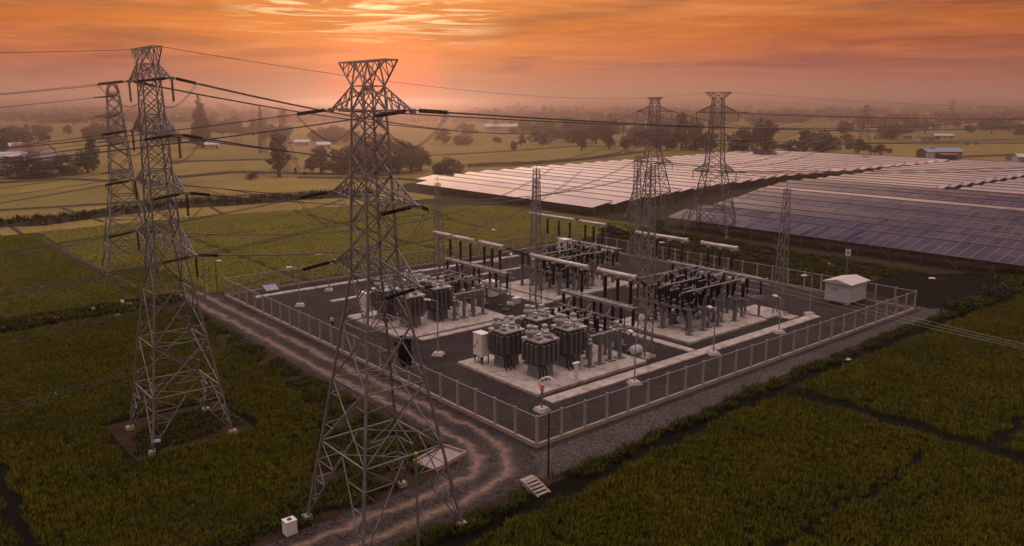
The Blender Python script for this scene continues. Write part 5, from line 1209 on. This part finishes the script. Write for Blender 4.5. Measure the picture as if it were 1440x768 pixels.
for u, vb, vt, wd, l in bx: tree('bush', u, vb, vt, wd, l)
# the misty belts: every tree its own object, nothing tells these apart
def belt(v0, v1, u0, u1, n, hmin, hmax, label, group):
    i = 0
    while i < n:      # trees stand in clumps, tallest in the middle
        uc = random.uniform(u0, u1); vc = random.uniform(v0, v1); big = random.uniform(.75, 1.2); m_ = min(n - i, random.choice((1, 2, 3, 4, 5, 6))); wd_ = F * 8 / px(*at(uc, vc))[2]
        for j in range(m_):
            i += 1
            u = uc + (j - (m_ - 1) / 2) * wd_ * random.uniform(.7, 1.1); vb = min(v1, max(v0, vc + random.uniform(-.8, .8))); x, y = at(u, vb); k = random.choice(['broad', 'round', 'broad', 'broad', 'bush', 'round', 'loose'])
            h = random.uniform(hmin, hmax) * big * (1 - .35 * abs(j - (m_ - 1) / 2) / max(1, m_ / 2)) * (.6 if k == 'bush' else 1); vt = px(x, y, h)[1]; nom = dict(broad=1.0, loose=.5, round=.85, bush=1.6)[k]
            tree(k, u, vb, vt, F * h * nom * random.uniform(.85, 1.4) / px(x, y)[2], label, group)
belt(184, 203, -60, 340, 36, 10, 16, 'hazy dark tree in the misty belt behind the village and poplar', 'misty trees behind the village')
belt(184, 203, 300, 490, 30, 10, 16, 'hazy tree in the misty belt between the poplar and the dark grove', 'misty trees between poplar and grove')
belt(176, 196, 600, 1000, 40, 10, 17, 'hazy tree in the misty belt beyond the pale field', 'misty trees beyond the pale field')
belt(200, 214, 925, 1170, 18, 11, 17, 'dark hazy tree in the row behind the solar panels', 'dark trees behind the panels')
belt(168, 184, 1000, 1500, 30, 9, 15, 'hazy tree in the misty belt beyond the barn', 'misty trees beyond the barn')
belt(161, 172, -80, 1520, 58, 12, 21, 'faint tree of the fading far belt', 'faint far trees')
belt(154, 161, -80, 1520, 45, 14, 30, 'barely visible tree on the misty horizon', 'horizon trees')

# woods so far off that they read as one mass
V_, T_2, nb_ = [], [], 0
for i in range(330):
    u = random.uniform(-120, 1560); vb = 156.5 + 17 * random.random() ** 1.3; x, y = at(u, vb); h = random.uniform(7, 15) * (1.35 if vb < 162 else 1); wd_ = random.uniform(14, 46)
    lobes = [(x + random.uniform(-wd_, wd_), y + random.uniform(-8, 8), h * random.uniform(.25, .6), h * random.uniform(.32, .55), .9) for _ in range(int(4 + wd_ / 5))]
    Q, T = leaf_crown(lobes, int(40 * len(lobes)), h * .16, None); V_.append(Q); T_2.append(T + nb_); nb_ += len(Q)
tag(numpy_mesh('far_woods', np.concatenate(V_), np.concatenate(T_2), M['leaf']), 'long hazy belts of far woods along the misty horizon', 'woods', None, 'stuff')
# ------------------------------------------------------------------ buildings in the distance
def house(name, label, u, vb, L, D, h, rise, wall, roof, rz, cat='house', wins=2, door=True):
    root = thing(name, label, cat, (*at(u, vb), 0), rz); a, b = L / 2, D / 2; e = .4; q_ = MB()
    q_.add([(-a, -b, 0), (a, -b, 0), (a, b, 0), (-a, b, 0), (-a, -b, h), (a, -b, h), (a, b, h), (-a, b, h), (-a, 0, h + rise), (a, 0, h + rise)],
           [(0, 1, 5, 4), (2, 3, 7, 6), (1, 2, 6, 9, 5), (3, 0, 4, 8, 7), (3, 2, 1, 0), (4, 5, 9, 8), (6, 7, 8, 9)]); q_.obj('wall', M[wall], root)
    q_ = MB(); k = rise / b
    for sg in (-1, 1):
        q_.add([(-a - e, sg * (b + e), h - e * k + .03), (a + e, sg * (b + e), h - e * k + .03), (a + e, 0, h + rise + .03), (-a - e, 0, h + rise + .03), (-a - e, sg * (b + e), h - e * k + .15), (a + e, sg * (b + e), h - e * k + .15), (a + e, 0, h + rise + .15), (-a - e, 0, h + rise + .15)],
               [(3, 2, 1, 0), (4, 5, 6, 7), (0, 1, 5, 4), (1, 2, 6, 5), (3, 0, 4, 7)])
    q_.obj('roof', M[roof], root)
    for i in range(wins): MB().box((-a + L * (i + .7) / (wins + .4), -b - .02, h * .58), (1.0, .05, .9)).obj('window', M['glass_dark'], root)
    if door: MB().box((a - L * .12, -b - .02, 1.05), (1.1, .05, 2.1)).obj('door', M['wood_dark'], root)
    return root
barn = house('barn', 'long blue-roofed barn with dark board walls beyond the solar panels', 1320, 224, 17, 8, 3.6, 1.5, 'wood_dark', 'roof_blue', .12, 'barn', 0, False)
MB().box((-7.2, -4.4, 1.6), (3.4, 1.2, 3.2)).obj('annex', M['shed_wall'], barn); MB().box((-4.4, .2, 5.0), (2.6, 2.6, .9)).obj('roof_vent', M['roof_blue'], barn); MB().box((7.0, -4.03, 1.7), (3.0, .06, 2.6)).obj('door', M['blue_panel'], barn)
q_ = MB(); q_.add([(-3.5, -4.1, 3.0), (5, -4.1, 3.0), (5, -6.6, 2.3), (-3.5, -6.6, 2.3), (-3.5, -4.1, 3.1), (5, -4.1, 3.1), (5, -6.6, 2.4), (-3.5, -6.6, 2.4)], [(0, 1, 2, 3), (7, 6, 5, 4), (0, 4, 5, 1), (2, 6, 7, 3), (1, 5, 6, 2), (3, 7, 4, 0)]); q_.obj('lean_to_roof', M['roof_red'], barn)
house('house', 'small pale hut in the far field behind the barn', 1300, 199, 9, 5, 2.2, 1, 'shed_wall', 'wood_dark', .1, wins=2)
house('house', 'long low pale hut beside the dark bush behind the barn', 1325, 195, 14, 6, 2.2, 1.2, 'shed_wall', 'roof_white', .05, wins=3)
house('house', 'white hut at the picture edge past the barn', 1434, 235, 5, 4, 4.2, 1, 'shed_wall', 'roof_white', .1, wins=1)
house('house', 'village house with a wide white metal roof', 12, 230, 15, 8, 3.2, 1.6, 'shed_wall', 'roof_white', .3)
house('house', 'small village hut with a blue and white roof', 24, 226, 5, 5, 5.2, 2.6, 'blue_panel', 'roof_white', .9, wins=1)
house('house', 'large village house with a red tiled roof', 46, 228, 15, 10, 4.8, 3.2, 'shed_wall', 'roof_red', -.1)
house('house', 'village shed with a pale blue end beside the red roof', 64, 226, 7, 7, 4.4, 1.6, 'blue_panel', 'roof_red', .4, wins=1)
house('house', 'white roof glinting in the trees near the poplar', 299, 209, 7, 5, 2.4, 1.2, 'shed_wall', 'roof_white', .2, wins=1)
house('house', 'white roof glinting in the mist before the dark grove', 426, 205, 9, 6, 2.4, 1.2, 'shed_wall', 'roof_white', -.1, wins=1)
house('house', 'second white roof in the mist, touching the dark grove', 455, 209, 7, 5, 2.4, 1.2, 'shed_wall', 'roof_white', .3, wins=1)
house('house', 'long white roof far off over the misty middle row', 705, 184, 30, 10, 4, 2.2, 'shed_wall', 'roof_white', .05, wins=2)
